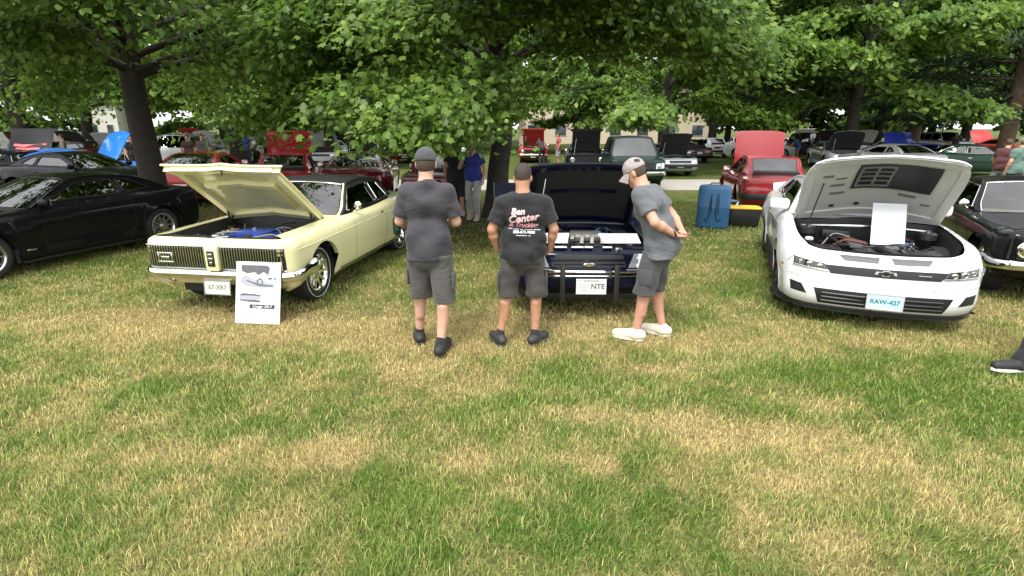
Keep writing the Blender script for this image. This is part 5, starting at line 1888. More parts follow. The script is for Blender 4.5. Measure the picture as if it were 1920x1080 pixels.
for (kd, an, pm_, px, Y, hdg, lab, un) in (
        ('pony', 60, PS, 14, 40, 6, 'silver car with raised dark hood at the back of the far left group', None), ('boxy', 60, PW, 205, 38, 4, 'white car with raised white hood behind the bright blue coupe', UW),
        ('muscle', 60, PR, 386, 39, 4, 'red car with raised red hood beyond the white coupe', UR), ('boxy', 60, PB, 648, 41, -4, 'black car with raised hood behind the slim tree trunk', None),
        ('boxy', 0, PS, 1182, 39, 0, 'silver sedan with closed hood beyond the green sport utility vehicle', None), ('pony', 60, PW, 1600, 43, 4, 'white coupe with raised hood in the last row behind the pine', UW),
        ('suv', 0, PS, 1765, 44, 0, 'silver tall car in the last row beyond the deep blue car', None), ('muscle', 60, PW, 490, 43, 4, 'white car with raised hood in the last row near the blue shirt', UW),
        ('boxy', 60, PR, 285, 41, 6, 'red car with raised hood peeking past the thick trunk', UR), ('pony', 0, PW, 1425, 38, -60, 'white coupe seen from its side beneath the leaning park tree', None)):
    parked(kd, an, pm_, X_(px, Y), Y, hdg, lab, under=un)
for o_, sw_ in PARKED: recolour(o_, sw_)
# red emblem on the raised black hood at the picture's left
o_ = [o for o, _ in PARKED if o['label'].startswith('black car facing away with red')][0]
hd = [c for c in o_.children if c.name.startswith('hood')][0]
me_ = hd.data
bv_ = BVHTree.FromPolygons([v.co for v in me_.vertices], [list(p.vertices) for p in me_.polygons])
def on_hood(u, v):
    h_ = bv_.ray_cast(Vector((u, v, 2)), Vector((0, 0, -1)))
    return (u, v, (h_[0].z if h_[0] is not None else .05) + .004)
EMB = mat('emblem_red', (.55, .08, .09), .4)
for pts in ([(.62, .50), (.56, .20), (.58, -.10), (.66, -.48), (.70, -.46), (.66, -.10), (.66, .20), (.70, .48)], [(.50, .42), (.46, .05), (.50, -.30), (.55, -.28), (.53, .05), (.55, .40)]):
    V = [Vector(on_hood(*p)) for p in pts]
    q = MB(); q.add(V, [list(t) for t in tessellate_polygon([V])], EMB); q.obj('hood_emblem', hd, smooth=0, recalc=False)

# ------------------------------------------------------------------ people: smooth distance fields turned into one skin
import openvdb as vdb


class Field:
    def __init__(s, lo, hi, h):
        s.h = h
        s.lo = np.array(lo, float)
        n = np.ceil((np.array(hi) - s.lo) / h).astype(int) + 1
        s.n = n
        s.a = np.full(n, .3, np.float32)
        s.ax = [s.lo[i] + h * np.arange(n[i]) for i in range(3)]

    def _win(s, lo, hi, pad):
        i0 = np.maximum(0, np.floor((np.array(lo) - pad - s.lo) / s.h).astype(int))
        i1 = np.minimum(s.n, np.ceil((np.array(hi) + pad - s.lo) / s.h).astype(int) + 1)
        if np.any(i1 <= i0): return None, None
        sl = tuple(slice(a, b) for a, b in zip(i0, i1))
        g = np.meshgrid(*[s.ax[k][sl[k]] for k in range(3)], indexing='ij', sparse=True)
        return sl, g

    def _put(s, sl, d, k, sub=False):
        a = s.a[sl]
        if sub:
            s.a[sl] = np.maximum(a, -d)
        elif k > 0:
            hh = np.clip(.5 + .5 * (a - d) / k, 0, 1)
            s.a[sl] = a + (d - a) * hh - k * hh * (1 - hh)
        else:
            s.a[sl] = np.minimum(a, d)

    def cap(s, a, b, ra, rb, k=.02, cut=None, sub=False, wob=0.0, flat=None):
        """tapered capsule; cut=(point, normal) trims it; flat=(axis vector, factor) squeezes the section"""
        a, b = np.array(a, float), np.array(b, float)
        R_ = max(ra, rb)
        sl, g = s._win(np.minimum(a, b) - R_, np.maximum(a, b) + R_, k + .05)
        if sl is None: return s
        ba = b - a
        L = max(ba @ ba, 1e-9)
        p = [g[i] - a[i] for i in range(3)]
        t = np.clip((p[0] * ba[0] + p[1] * ba[1] + p[2] * ba[2]) / L, 0, 1)
        q = [p[i] - ba[i] * t for i in range(3)]
        if flat is not None:
            f = np.array(flat[0], float); f /= np.linalg.norm(f)
            dd = q[0] * f[0] + q[1] * f[1] + q[2] * f[2]
            q = [q[i] + f[i] * dd * (1 / flat[1] - 1) for i in range(3)]
        d = np.sqrt(q[0] ** 2 + q[1] ** 2 + q[2] ** 2) - (ra + (rb - ra) * t)
        if wob: d = d + wob * (np.sin(g[0] * 37 + g[2] * 23) * np.sin(g[1] * 31 - g[2] * 41 + 1.3) + .6 * np.sin(g[2] * 63 + g[0] * 17))
        if cut is not None:
            cp, cn = np.array(cut[0], float), np.array(cut[1], float); cn = cn / np.linalg.norm(cn)
            d = np.maximum(d, (g[0] - cp[0]) * cn[0] + (g[1] - cp[1]) * cn[1] + (g[2] - cp[2]) * cn[2])
        s._put(sl, d, k, sub)
        return s

    def ell(s, c, r, k=.03, rot=None, sub=False, cut=None):
        c, r = np.array(c, float), np.array(r, float)
        R_ = r.max()
        sl, g = s._win(c - R_, c + R_, k + .05)
        if sl is None: return s
        p = [g[i] - c[i] for i in range(3)]
        if rot is not None:
            M = np.array(rot.to_3x3().inverted())
            p = [M[i, 0] * p[0] + M[i, 1] * p[1] + M[i, 2] * p[2] for i in range(3)]
        k0 = np.sqrt(sum((p[i] / r[i]) ** 2 for i in range(3)))
        k1 = np.sqrt(sum((p[i] / r[i] ** 2) ** 2 for i in range(3))) + 1e-9
        d = k0 * (k0 - 1) / k1
        if cut is not None:
            cp, cn = np.array(cut[0], float), np.array(cut[1], float); cn = cn / np.linalg.norm(cn)
            d = np.maximum(d, (g[0] - cp[0]) * cn[0] + (g[1] - cp[1]) * cn[1] + (g[2] - cp[2]) * cn[2])
        s._put(sl, d, k, sub)
        return s

    def plane(s, cp, cn, box_lo=None, box_hi=None):
        """trim everything on the positive side of a plane"""
        g = np.meshgrid(*s.ax, indexing='ij', sparse=True)
        cp, cn = np.array(cp, float), np.array(cn, float); cn = cn / np.linalg.norm(cn)
        d = (g[0] - cp[0]) * cn[0] + (g[1] - cp[1]) * cn[1] + (g[2] - cp[2]) * cn[2]
        s.a = np.maximum(s.a, d.astype(np.float32))
        return s

    def wrinkle(s, amp, seed=0, zlo=-9, zhi=9, drop=1.0):
        """soft cloth folds: stretched waves"""
        g = np.meshgrid(*s.ax, indexing='ij', sparse=True)
        r = np.random.RandomState(seed)
        n = 0
        for i in range(7):
            f = r.uniform(12, 52)
            kx, ky, kz = r.normal(0, 1), r.normal(0, 1), r.normal(0, .8 * drop)
            nn = math.sqrt(kx * kx + ky * ky + kz * kz) + 1e-6
            ph = r.uniform(0, 6.28)
            n = n + np.sin((kx * g[0] + ky * g[1] + kz * g[2]) / nn * f + ph + 1.5 * np.sin(g[2] * r.uniform(5, 12) + ph * 2)) / (1 + f / 30)
        w = np.clip((g[2] - zlo) / .08, 0, 1) * np.clip((zhi - g[2]) / .08, 0, 1)
        s.a = s.a + (amp * n * w / 2.2).astype(np.float32)
        return s

    def mesh(s, name, m, smooth=True):
        g = vdb.FloatGrid(.3)
        g.copyFromArray(s.a)
        pts, quads = g.convertToQuads(0.0)
        pts = pts * s.h + s.lo
        me = bpy.data.meshes.new(name)
        me.from_pydata(pts.tolist(), [], quads[:, ::-1].tolist())
        me.materials.append(m)
        bm = bmesh.new(); bm.from_mesh(me)
        bmesh.ops.recalc_face_normals(bm, faces=bm.faces)
        bm.to_mesh(me); bm.free()
        me.polygons.foreach_set('use_smooth', [True] * len(me.polygons))
        return me


def skin(name, col):
    if name in MATS: return MATS[name]
    m = mat(name, col, .55, var=.22, vscale=14, bump=.08, bscale=120)
    b = m.node_tree.nodes['Principled BSDF']
    b.inputs['Subsurface Weight'].default_value = .12
    b.inputs['Subsurface Radius'].default_value = (.02, .008, .005)
    return m


SKIN_A = skin('skin_fair', (.52, .30, .22))
SKIN_B = skin('skin_tan', (.42, .215, .13))
SKIN_C = skin('skin_ruddy', (.50, .265, .18))
HAIRDK = mat('hair_dark', (.04, .030, .025), .6, var=.3, vscale=90, bump=.6, bscale=350)
HAIRBR = mat('hair_brown', (.06, .035, .02), .6, var=.3, vscale=90, bump=.6, bscale=350)


def cloth(name, col, rough=.85, var=.10):
    if name in MATS: return MATS[name]
    m = mat(name, col, rough, var=var, vscale=5, sheen=.12)
    n, l = m.node_tree.nodes, m.node_tree.links
    b = n['Principled BSDF']
    tc = n.new('ShaderNodeTexCoord')
    mp = n.new('ShaderNodeMapping'); mp.inputs['Scale'].default_value = (1, 1, 1.9)
    mp.inputs['Rotation'].default_value = (.3, .5, 0)
    l.new(tc.outputs['Object'], mp.inputs[0])
    ns = n.new('ShaderNodeTexNoise'); ns.inputs['Scale'].default_value = 5.0; ns.inputs['Detail'].default_value = 3; ns.inputs['Distortion'].default_value = 1.2
    l.new(mp.outputs[0], ns.inputs['Vector'])
    s1 = n.new('ShaderNodeMath'); s1.operation = 'SUBTRACT'; s1.inputs[1].default_value = .5; l.new(ns.outputs[0], s1.inputs[0])
    s2 = n.new('ShaderNodeMath'); s2.operation = 'ABSOLUTE'; l.new(s1.outputs[0], s2.inputs[0])
    s3 = n.new('ShaderNodeMath'); s3.operation = 'POWER'; s3.inputs[1].default_value = .6; l.new(s2.outputs[0], s3.inputs[0])
    b1 = n.new('ShaderNodeBump'); b1.inputs['Strength'].default_value = .38; b1.inputs['Distance'].default_value = .03
    l.new(s3.outputs[0], b1.inputs['Height'])
    n2 = n.new('ShaderNodeTexNoise'); n2.inputs['Scale'].default_value = 420; l.new(tc.outputs['Object'], n2.inputs['Vector'])
    b2 = n.new('ShaderNodeBump'); b2.inputs['Strength'].default_value = .2; b2.inputs['Distance'].default_value = .004
    l.new(n2.outputs[0], b2.inputs['Height']); l.new(b1.outputs[0], b2.inputs['Normal']); l.new(b2.outputs[0], b.inputs['Normal'])
    return m


def hair_fade(name, z0, z1, lo, hi):
    """short clipped hair, thinner towards the nape"""
    m, n, l, b = _new(name)
    tc = n.new('ShaderNodeTexCoord'); sx = n.new('ShaderNodeSeparateXYZ'); mr = n.new('ShaderNodeMapRange'); mx = n.new('ShaderNodeMix'); ns = n.new('ShaderNodeTexNoise')
    ns.inputs['Scale'].default_value = 300
    mx.data_type = 'RGBA'
    l.new(tc.outputs['Object'], sx.inputs[0]); l.new(tc.outputs['Object'], ns.inputs['Vector']); l.new(sx.outputs['Z'], mr.inputs['Value'])
    mr.inputs['From Min'].default_value = z0; mr.inputs['From Max'].default_value = z1
    mx.inputs[6].default_value = (*lo, 1); mx.inputs[7].default_value = (*hi, 1)
    l.new(mr.outputs[0], mx.inputs['Factor']); l.new(mx.outputs[2], b.inputs['Base Color'])
    bp = n.new('ShaderNodeBump'); bp.inputs['Strength'].default_value = .5; bp.inputs['Distance'].default_value = .01
    l.new(ns.outputs[0], bp.inputs['Height']); l.new(bp.outputs[0], b.inputs['Normal'])
    b.inputs['Roughness'].default_value = .7
    return m


V3 = lambda *p: np.array(p, float)


def person(name, label, loc, facing, H=1.78, joints=None, skinm=SKIN_A, shirt=None, shorts=None, pants=None, shoes=None, sole=None, socks=None,
           hat=None, hair=HAIRDK, h=.008, build=1.0, sleeve=.62, group=None, hem=.86, shorthem=.46, collar=None, seed=1, fingers=True, cap_back=False, face=True):
    """A standing figure, local +y is the way it faces. joints override the default pose (metres at 1.78 m tall)."""
    J = dict(hipL=(-.095, 0, .93), hipR=(.095, 0, .93), kneeL=(-.11, .02, .50), kneeR=(.11, .02, .50), ankL=(-.115, -.02, .085), ankR=(.115, -.02, .085),
             toeL=(-.15, .17, .03), toeR=(.15, .17, .03), pel=(0, 0, .98), waist=(0, .0, 1.10), chest=(0, .0, 1.32), neck=(0, -.015, 1.50), head=(0, .02, 1.655),
             shL=(-.172, -.01, 1.415), shR=(.172, -.01, 1.415), elL=(-.26, -.03, 1.16), elR=(.26, -.03, 1.16), wrL=(-.25, .06, .92), wrR=(.25, .06, .92), hdL=None, hdR=None, hrot=(0, 0, 0))
    if joints: J.update(joints)
    J = {k: (np.array(v, float) if v is not None else None) for k, v in J.items()}
    for sd in 'LR':
        if J['hd' + sd] is None:
            d = J['wr' + sd] - J['el' + sd]
            J['hd' + sd] = J['wr' + sd] + d / np.linalg.norm(d) * .085
    B = build
    pts = np.array([v for k, v in J.items() if k != 'hrot'])
    lo, hi = pts.min(0) - .24, pts.max(0) + .26
    lo[2] = -.02
    root = empty(name, loc, facing)
    tagk(root, label, 'person', group)
    s = H / 1.78
    root.scale = (s, s, s)
    hrot = Matrix.Rotation(J['hrot'][2], 4, 'Z') @ Matrix.Rotation(J['hrot'][0], 4, 'X') @ Matrix.Rotation(J['hrot'][1], 4, 'Y')
    hr3 = np.array(hrot.to_3x3())
    hc = J['head']
    HP = lambda x, y, z: hc + hr3 @ V3(x, y, z)
    sx = V3(1, 0, 0)
    sh = J['shR'] - J['shL']; sh = sh / np.linalg.norm(sh)
    fw = np.cross(V3(0, 0, 1), sh)
    # ---- body: one continuous surface
    f = Field(lo, hi, h)
    f.ell(hc + hr3 @ V3(0, -.012, .03), (.076, .094, .095), .02, hrot)            # skull
    f.ell(HP(0, .015, -.04), (.062, .075, .085), .03, hrot)                        # face and jaw
    if face:
        f.cap(HP(0, .092, .0), HP(0, .108, -.032), .010, .014, .012)               # nose
        f.cap(HP(-.035, .082, .018), HP(.035, .082, .018), .012, .012, .012)       # brow
        f.cap(HP(-.022, .080, -.068), HP(.022, .080, -.068), .010, .010, .010)     # mouth
        f.cap(HP(0, .068, -.108), HP(0, .070, -.100), .02, .02, .02)               # chin
        for q in (-1, 1):
            f.ell(HP(q * .032, .083, .002), (.014, .008, .008), .0, hrot, sub=True)  # eye sockets
    for q in (-1, 1): f.ell(HP(q * .078, -.005, -.012), (.012, .022, .034), .006, hrot)  # ears
    f.cap(J['neck'] + V3(0, 0, -.03), HP(0, -.025, -.07), .062 * B, .056 * B, .03)
    B0 = B
    if shirt is not None: B = B * .86                              # clothed trunk is slimmer than the cloth over it
    f.cap(J['shL'], J['shR'], .062 * B, .062 * B, .05)
    f.cap(J['neck'] + V3(0, -.01, -.02), (J['shL'] + J['shR']) / 2, .055, .075 * B, .05)
    f.cap(J['chest'] - sh * .08 * B, J['chest'] + sh * .08 * B, .115 * B, .115 * B, .06)
    f.cap(J['waist'] - sh * .06 * B, J['waist'] + sh * .06 * B, .11 * B, .11 * B, .07)
    f.cap(J['pel'] - sx * .07 * B, J['pel'] + sx * .07 * B, .112 * B, .112 * B, .06)
    B = B0
    for sd, q in (('L', -1), ('R', 1)):
        f.cap(J['hip' + sd], J['knee' + sd], .080 * B, .056, .03)
        kn, an = J['knee' + sd], J['ank' + sd]
        f.cap(kn, an, .052, .036, .03)
        cf = kn + (an - kn) * .32
        f.cap(cf + V3(0, -.018, .07), cf + V3(0, -.012, -.09), .048 * (.5 + .5 * B), .036, .03)   # calf
        f.cap(an + V3(0, -.015, -.03), J['toe' + sd] + V3(0, 0, .01), .036, .028, .02)
        f.cap(J['sh' + sd], J['el' + sd], .053 * B, .042 * (.5 + .5 * B), .03)
        el, wr = J['el' + sd], J['wr' + sd]
        mid = el + (wr - el) * .3
        f.cap(el, mid, .040, .043 * (.5 + .5 * B), .02)
        f.cap(mid, wr, .042 * (.5 + .5 * B), .027, .02)
        # hand: palm, four fingers, thumb
        hd = J['hd' + sd]
        d = hd - wr; Ld = np.linalg.norm(d); d = d / Ld
        side = np.cross(d, V3(0, 0, 1) if abs(d[2]) < .8 else V3(0, 1, 0)); side /= np.linalg.norm(side)
        if abs(d[2]) >= .8: side = V3(0, 1, 0) - d * d[1]; side /= np.linalg.norm(side)   # hanging hand: fingers in a front-to-back row
        nrm = np.cross(side, d)
        if nrm @ V3(-q, 0, 0) < 0: nrm = -nrm                    # palm turned to the body
        f.cap(wr + d * .02, hd - d * .01, .030, .032, .015, flat=(nrm, .55))
        if fingers:
            for i, (o, ln) in enumerate(((.030, .070), (.010, .080), (-.010, .075), (-.029, .060))):
                p0 = hd + side * o - d * .005
                p1 = p0 + d * ln * .45 + nrm * .010
                p2 = p1 + (d * .7 + nrm * .7) * ln * .5
                f.cap(p0, p1, .0095, .009, .004); f.cap(p1, p2, .009, .0078, .003)
            t0 = wr + d * .03 + side * .026
            t1 = t0 + d * .035 + side * .022 + nrm * .012
            f.cap(t0, t1, .013, .011, .008); f.cap(t1, t1 + d * .03 + nrm * .012, .0105, .009, .004)
    link('body', f.mesh('body', skinm), root)
    # ---- shirt
    if shirt is not None:
        f = Field(lo, hi, h)
        up = J['neck'] - J['pel']; up = up / np.linalg.norm(up)
        f.cap(J['shL'] + sh * .01, J['shR'] - sh * .01, .068 * B, .068 * B, .05)
        for sd in 'LR': f.cap(J['neck'] + V3(0, -.01, -.035), J['sh' + sd], .062 * B, .060 * B, .05)
        f.cap(J['neck'] + V3(0, -.012, -.05), (J['shL'] + J['shR']) / 2 + V3(0, -.01, -.06), .064 * B, .092 * B, .05)
        f.cap(J['chest'] - sh * .085 * B, J['chest'] + sh * .085 * B, .118 * B, .118 * B, .07)
        f.cap(J['waist'] - sh * .078 * B, J['waist'] + sh * .078 * B, .116 * B, .116 * B, .08)
        f.cap(J['pel'] - sx * .085 * B, J['pel'] + sx * .085 * B, .120 * B, .120 * B, .07)
        f.ell(J['pel'] + V3(0, -.05, -.05), (.15 * B, .118 * B, .13), .05)
        hemz = hem
        f.cap(V3(J['pel'][0], J['pel'][1], hemz - .1) - sx * .10 * B, V3(J['pel'][0], J['pel'][1], hemz - .1) + sx * .095 * B, .130 * B, .130 * B, .08)
        f.wrinkle(.018, seed, drop=1.8)
        f.plane((0, 0, hemz), (0.04, 0.06, -1))
        hd_ = J['neck'] + V3(0, .02, .085)
        f.ell(hd_, (.070 * B, .085, .070), .0, sub=True)
        for sd in 'LR':
            a, e = J['sh' + sd], J['el' + sd]
            ax = (e - a) / np.linalg.norm(e - a)
            end = a + (e - a) * sleeve
            f.cap(a - ax * .01, a + (e - a) * (sleeve + .25), .068 * B, .074 * B, .03, cut=(end, ax), wob=.003)
        link('shirt', f.mesh('shirt', shirt), root)
        if collar is not None:
            b = MB()
            ring = [tuple(J['neck'] + V3(.068 * B * math.cos(a), .072 * math.sin(a) + .004, -.002 - .022 * max(0, math.sin(a)))) for a in np.linspace(0, 2 * math.pi, 21)]
            b.add(*tube(ring, .011, 7, cap=False), collar); b.obj('collar', root)
    # ---- shorts or trousers
    leg = shorts or pants
    if leg is not None:
        f = Field(lo, hi, h)
        f.cap(J['pel'] - sx * .070 * B + V3(0, 0, -.02), J['pel'] + sx * .070 * B + V3(0, 0, -.02), .106 * B, .106 * B, .06)
        f.ell(J['pel'] + V3(0, -.045, -.10), (.135 * B, .098 * B, .11), .05)
        for sd in 'LR':
            hp, kn, an = J['hip' + sd], J['knee' + sd], J['ank' + sd]
            if shorts is not None:
                t = (hp[2] - shorthem) / (hp[2] - kn[2])
                e = hp + (kn - hp) * (t + .12)
                f.cap(hp, e, .098 * B, .098 * (.4 + .6 * B), .03)
            else:
                f.cap(hp, kn, .097 * B, .080, .03)
                f.cap(kn, an + V3(0, 0, -.03), .076, .066, .03)
        f.wrinkle(.014, seed + 5, drop=.7)
        f.plane((0, 0, shorthem if shorts is not None else .045), (0, 0.05, -1))
        f.plane((0, 0, min(J['pel'][2] + .10, hem + .035 if shirt is not None else 9)), (0, 0, 1))
        if shorts is not None:                                     # open the space between the legs
            c = (J['kneeL'] + J['kneeR']) / 2
        link('shorts' if shorts is not None else 'trousers', f.mesh('legs', leg), root)
        if shorts is not None:
            for sd, q in (('L', -1), ('R', 1)):
                hp, kn = J['hip' + sd], J['knee' + sd]
                p = hp + (kn - hp) * .62
                b = MB(); b.add(*box(p[0] + q * .098 * B, p[1] - .01, p[2], .02, .13, .15, .009), leg); b.obj('pocket', root)
    # ---- shoes and socks
    for sd, q in (('L', -1), ('R', 1)):
        an, to = J['ank' + sd], J['toe' + sd]
        if socks is not None:
            b = MB(); b.add(*tube([tuple(an + V3(0, -.004, -.02)), tuple(an + V3(0, -.002, .035)), tuple(an + (J['knee' + sd] - an) * .16)], [.046, .046, .043], 14), socks); b.obj('sock', root)
        if shoes is not None:
            d = to - an; d[2] = 0; d = d / np.linalg.norm(d)
            heel = V3(an[0], an[1], 0) - d * .055
            lift = an[2] - .085
            tip = V3(to[0], to[1], 0) + d * .05
            l2, h2 = np.minimum(heel, tip) - .09, np.maximum(heel, tip) + .09
            l2[2], h2[2] = -.03 + min(0, lift), .20 + max(0, lift)
            f = Field(l2, h2, .006)
            zt = V3(0, 0, to[2] - .03)
            up = V3(0, 0, max(lift, 0))
            f.cap(heel + up + V3(0, 0, .06), tip + zt + V3(0, 0, .045) - d * .03, .046, .040, .02)
            f.cap(an + V3(0, 0, -.03), an + V3(0, -.0, .0), .052, .050, .03)
            f.cap(an + d * .02 + V3(0, 0, -.02), tip + zt + V3(0, 0, .045) - d * .06, .048, .038, .02)
            f.plane(heel + up + V3(0, 0, .022), tuple(-np.cross(np.cross(tip + zt - heel - up, V3(0, 0, 1)), tip + zt - heel - up)))
            so = link('shoe', f.mesh('shoe', shoes), root)
            b = MB()
            ctr = [(heel + up, .036), (heel + up + (tip + zt - heel - up) * .3, .038), (heel + up + (tip + zt - heel - up) * .68, .050), (heel + up + (tip + zt - heel - up) * .9, .042), (tip + zt, .018)]
            sd_ = np.cross(d, V3(0, 0, 1))
            ring = [heel + up - d * .035] + [c - sd_ * w for c, w in ctr] + [tip + zt + d * .012] + [c + sd_ * w for c, w in ctr[::-1]]
            V, F = poly_slab([tuple(p + V3(0, 0, .004)) for p in ring], (0, 0, .024))
            b.add(V, F, sole or shoes); b.obj('sole', so, smooth=40)
    # ---- head wear and hair
    if hat is not None:
        f = Field(hc - .2, hc + .22, .006)
        f.ell(HP(0, -.012, .035), (.088, .106, .098), .0, hrot, cut=(HP(0, 0, .018), hr3 @ V3(0, 0, -1)))
        link('cap', f.mesh('cap', hat), root)
        b = MB()
        sg = -1 if cap_back else 1
        V, F = grid(lambda u, v: tuple(HP(.076 * math.sin((u - .5) * 2.6) * (1 + .05 * v), sg * (.085 * math.cos((u - .5) * 2.6) + .075 * v * math.cos((u - .5) * 1.5)), .024 - .03 * v - .25 * (u - .5) ** 2 * v)), 12, 4)
        b.add(*slab(V, F, (0, 0, -.006)), hat); b.obj('cap_brim', root)
    if hair is not None:
        f = Field(hc - .2, hc + .22, .006)
        if hat is not None:
            f.ell(HP(0, -.016, .0), (.082, .094, .098), .0, hrot, cut=(HP(0, 0, .022), hr3 @ V3(0, 0, 1)))
            f.plane(HP(0, -.018, 0), hr3 @ V3(0, 1, 0)); f.plane(HP(0, 0, -.055), hr3 @ V3(0, .3, -1))
        else:
            f.ell(HP(0, -.013, .032), (.0815, .0985, .098), .0, hrot)
            f.plane(HP(0, .035, .02), hr3 @ V3(0, .8, -.6)); f.plane(HP(0, 0, -.045), hr3 @ V3(0, .2, -1))
            for q in (-1, 1): f.cap(HP(q * .085, .0, -.02), HP(q * .085, .0, -.05), .026, .028, 0, sub=True)
        f.wrinkle(.003, 3)
        link('hair', f.mesh('hair', hair), root)
    return root


def print_on(root, child, lines, z_axis_offset=.002, name='shirt_print'):
    """flat lettering pressed onto the back of a shirt (local -y side)"""
    me = child.data
    bv = BVHTree.FromPolygons([v.co for v in me.vertices], [list(p.vertices) for p in me.polygons])
    for (txt, size, x, z, shear, rot, m, bold) in lines:
        V, F = text_mesh(txt, size, shear, bold)
        c, s = math.cos(rot), math.sin(rot)
        bm = bmesh.new()
        vs = [bm.verts.new((p[0] * c - p[1] * s, p[0] * s + p[1] * c, 0)) for p in V]
        for f in F:
            try: bm.faces.new([vs[i] for i in f])
            except ValueError: pass
        bmesh.ops.triangulate(bm, faces=bm.faces)
        bmesh.ops.subdivide_edges(bm, edges=[e for e in bm.edges if e.calc_length() > .02], cuts=2, use_grid_fill=False)
        bmesh.ops.triangulate(bm, faces=bm.faces)
        for v in bm.verts:
            h = bv.ray_cast(Vector((x + v.co.x, -2, z + v.co.y)), Vector((0, 1, 0)))
            y = h[0].y if h[0] is not None else 0
            v.co = Vector((x + v.co.x, y - z_axis_offset, z + v.co.y))
        q = bpy.data.meshes.new(name)
        bm.to_mesh(q); bm.free()
        q.materials.append(m)
        link(name, q, child)


def shirt_of(root):
    return [c for c in root.children if c.name.startswith('shirt')][0]

SHOEBLK = mat('shoe_black', (.018, .018, .02), .6, var=.3, vscale=40, bump=.2, bscale=200)
SHOECREAM = mat('shoe_cream', (.66, .60, .47), .7, var=.08, bump=.2, bscale=200)
SOLEWH = mat('sole_white', (.72, .70, .64), .6)
SOLEBK = mat('sole_black', (.07, .07, .072), .7)

# man in the charcoal shirt and cap, left foot forward-left, drink in his hand
m1 = G(813, 655)
man1 = person('person', 'person in charcoal shirt, grey cap and cargo shorts holding a drink, seen from behind', (m1.x, m1.y, 0), R(-4), 1.84,
    dict(hipL=(-.10, .02, .94), hipR=(.10, -.02, .94), kneeL=(-.115, .10, .52), kneeR=(.12, -.01, .50), ankL=(-.165, .16, .085), ankR=(.09, -.12, .085), toeL=(-.225, .34, .03), toeR=(.11, .08, .03),
         elL=(-.25, .02, 1.17), wrL=(-.215, .24, 1.10), hdL=(-.20, .31, 1.12), elR=(.235, .03, 1.17), wrR=(.14, .24, 1.13), hdR=(.07, .27, 1.14), hrot=(-.10, 0, .05)),
    SKIN_A, cloth('charcoal_shirt', (.036, .034, .041)), cloth('grey_cargo', (.072, .068, .064)), None, SHOEBLK, SOLEBK, cloth('black_sock', (.015, .015, .015)),
    cloth('grey_cap', (.05, .054, .056)), HAIRBR, build=1.0, sleeve=.8, seed=3, hem=.86, shorthem=.47)
b = MB()
b.add(*lathe([(0, .0), (.028, .0), (.032, .01), (.034, .11), (.030, .14), (.016, .165), (.016, .185), (0, .185)], 18, 'z'), glass('bottle_teal', (.35, .6, .55), 1.5))
cup = b.obj('drink_bottle', None, (m1.x - .335, m1.y + .26, 1.05))
tagk(cup, 'small teal drink bottle held by the person in the charcoal shirt', 'bottle')

# man in the black printed shirt
m2 = G(979, 643)
man2 = person('person', 'person in black shirt with pink lettering on the back and dark shorts', (m2.x, m2.y, 0), R(2), 1.70,
    dict(hipL=(-.10, 0, .92), hipR=(.10, 0, .92), kneeL=(-.15, .02, .50), kneeR=(.14, .03, .50), ankL=(-.225, -.02, .085), ankR=(.125, -.03, .085), toeL=(-.29, .13, .03), toeR=(.235, .11, .03),
         shL=(-.19, -.01, 1.41), shR=(.19, -.01, 1.41), elL=(-.295, -.03, 1.17), wrL=(-.245, .05, .95), hdL=(-.20, .10, .90), elR=(.295, -.03, 1.17), wrR=(.265, .06, .94), hdR=(.21, .10, .89), hrot=(-.08, 0, -.25)),
    SKIN_B, cloth('black_print_shirt', (.009, .0095, .011)), cloth('brown_grey_shorts', (.052, .045, .041)), None, mat('shoe_black_grey', (.03, .03, .032), .55, var=.8, vscale=22), SOLEBK, cloth('black_sock', (.015, .015, .015)),
    None, hair_fade('hair_clipped', 1.60, 1.70, (.16, .085, .055), (.035, .026, .022)), build=1.10, sleeve=.74, seed=8, hem=.86, shorthem=.50)
PINK = mat('print_pink', (.75, .50, .52), .7, var=.15, vscale=14)
PINKD = mat('print_rose', (.60, .25, .30), .7, var=.2, vscale=14)
PWHITE = mat('print_white', (.60, .62, .62), .7)
print_on(man2, shirt_of(man2), [
    ('Ben', .082, -.055, 1.352, .25, .06, PINK, .003), ('Center', .098, -.005, 1.290, .25, .12, PINK, .003),
    ('& Trucking', .060, .0, 1.226, .25, -.02, PINKD, .002),
    ('--- ---- -- ------ -----', .040, .01, 1.188, .0, -.04, PWHITE, .0008), ('603-673-9800', .036, .005, 1.160, .0, -.03, PWHITE, .0015), ('-------- --', .040, .0, 1.132, .0, -.03, PWHITE, .0008)])

# man bending over the engine, hands clasped behind his back
m3 = G(1203, 630)
man3 = person('person', 'person in grey shirt and shorts bending forward with hands clasped behind the back', (m3.x, m3.y, 0), R(58), 1.80,
    dict(hipL=(-.10, -.10, .92), hipR=(.10, -.10, .92), kneeL=(-.11, -.03, .50), kneeR=(.11, -.06, .50), ankL=(-.13, .02, .085), ankR=(.13, -.16, .085), toeL=(-.15, .19, .03), toeR=(.15, .0, .03),
         pel=(0, -.12, .97), waist=(0, -.08, 1.10), chest=(0, .01, 1.29), neck=(-.0, .09, 1.46), head=(.0, .18, 1.585), shL=(-.185, .04, 1.385), shR=(.185, .04, 1.385),
         elL=(-.26, -.13, 1.18), wrL=(-.10, -.27, 1.06), hdL=(-.03, -.31, 1.03), elR=(.26, -.13, 1.18), wrR=(.08, -.28, 1.07), hdR=(.0, -.33, 1.05), hrot=(-.50, 0, .15)),
    SKIN_C, cloth('slate_shirt', (.100, .106, .118)), cloth('grey_shorts', (.062, .061, .065)), None, SHOECREAM, SOLEWH, None,
    cloth('taupe_cap', (.30, .26, .25)), HAIRBR, build=1.06, seed=14, hem=.85, shorthem=.47, sleeve=.66)
b = MB()
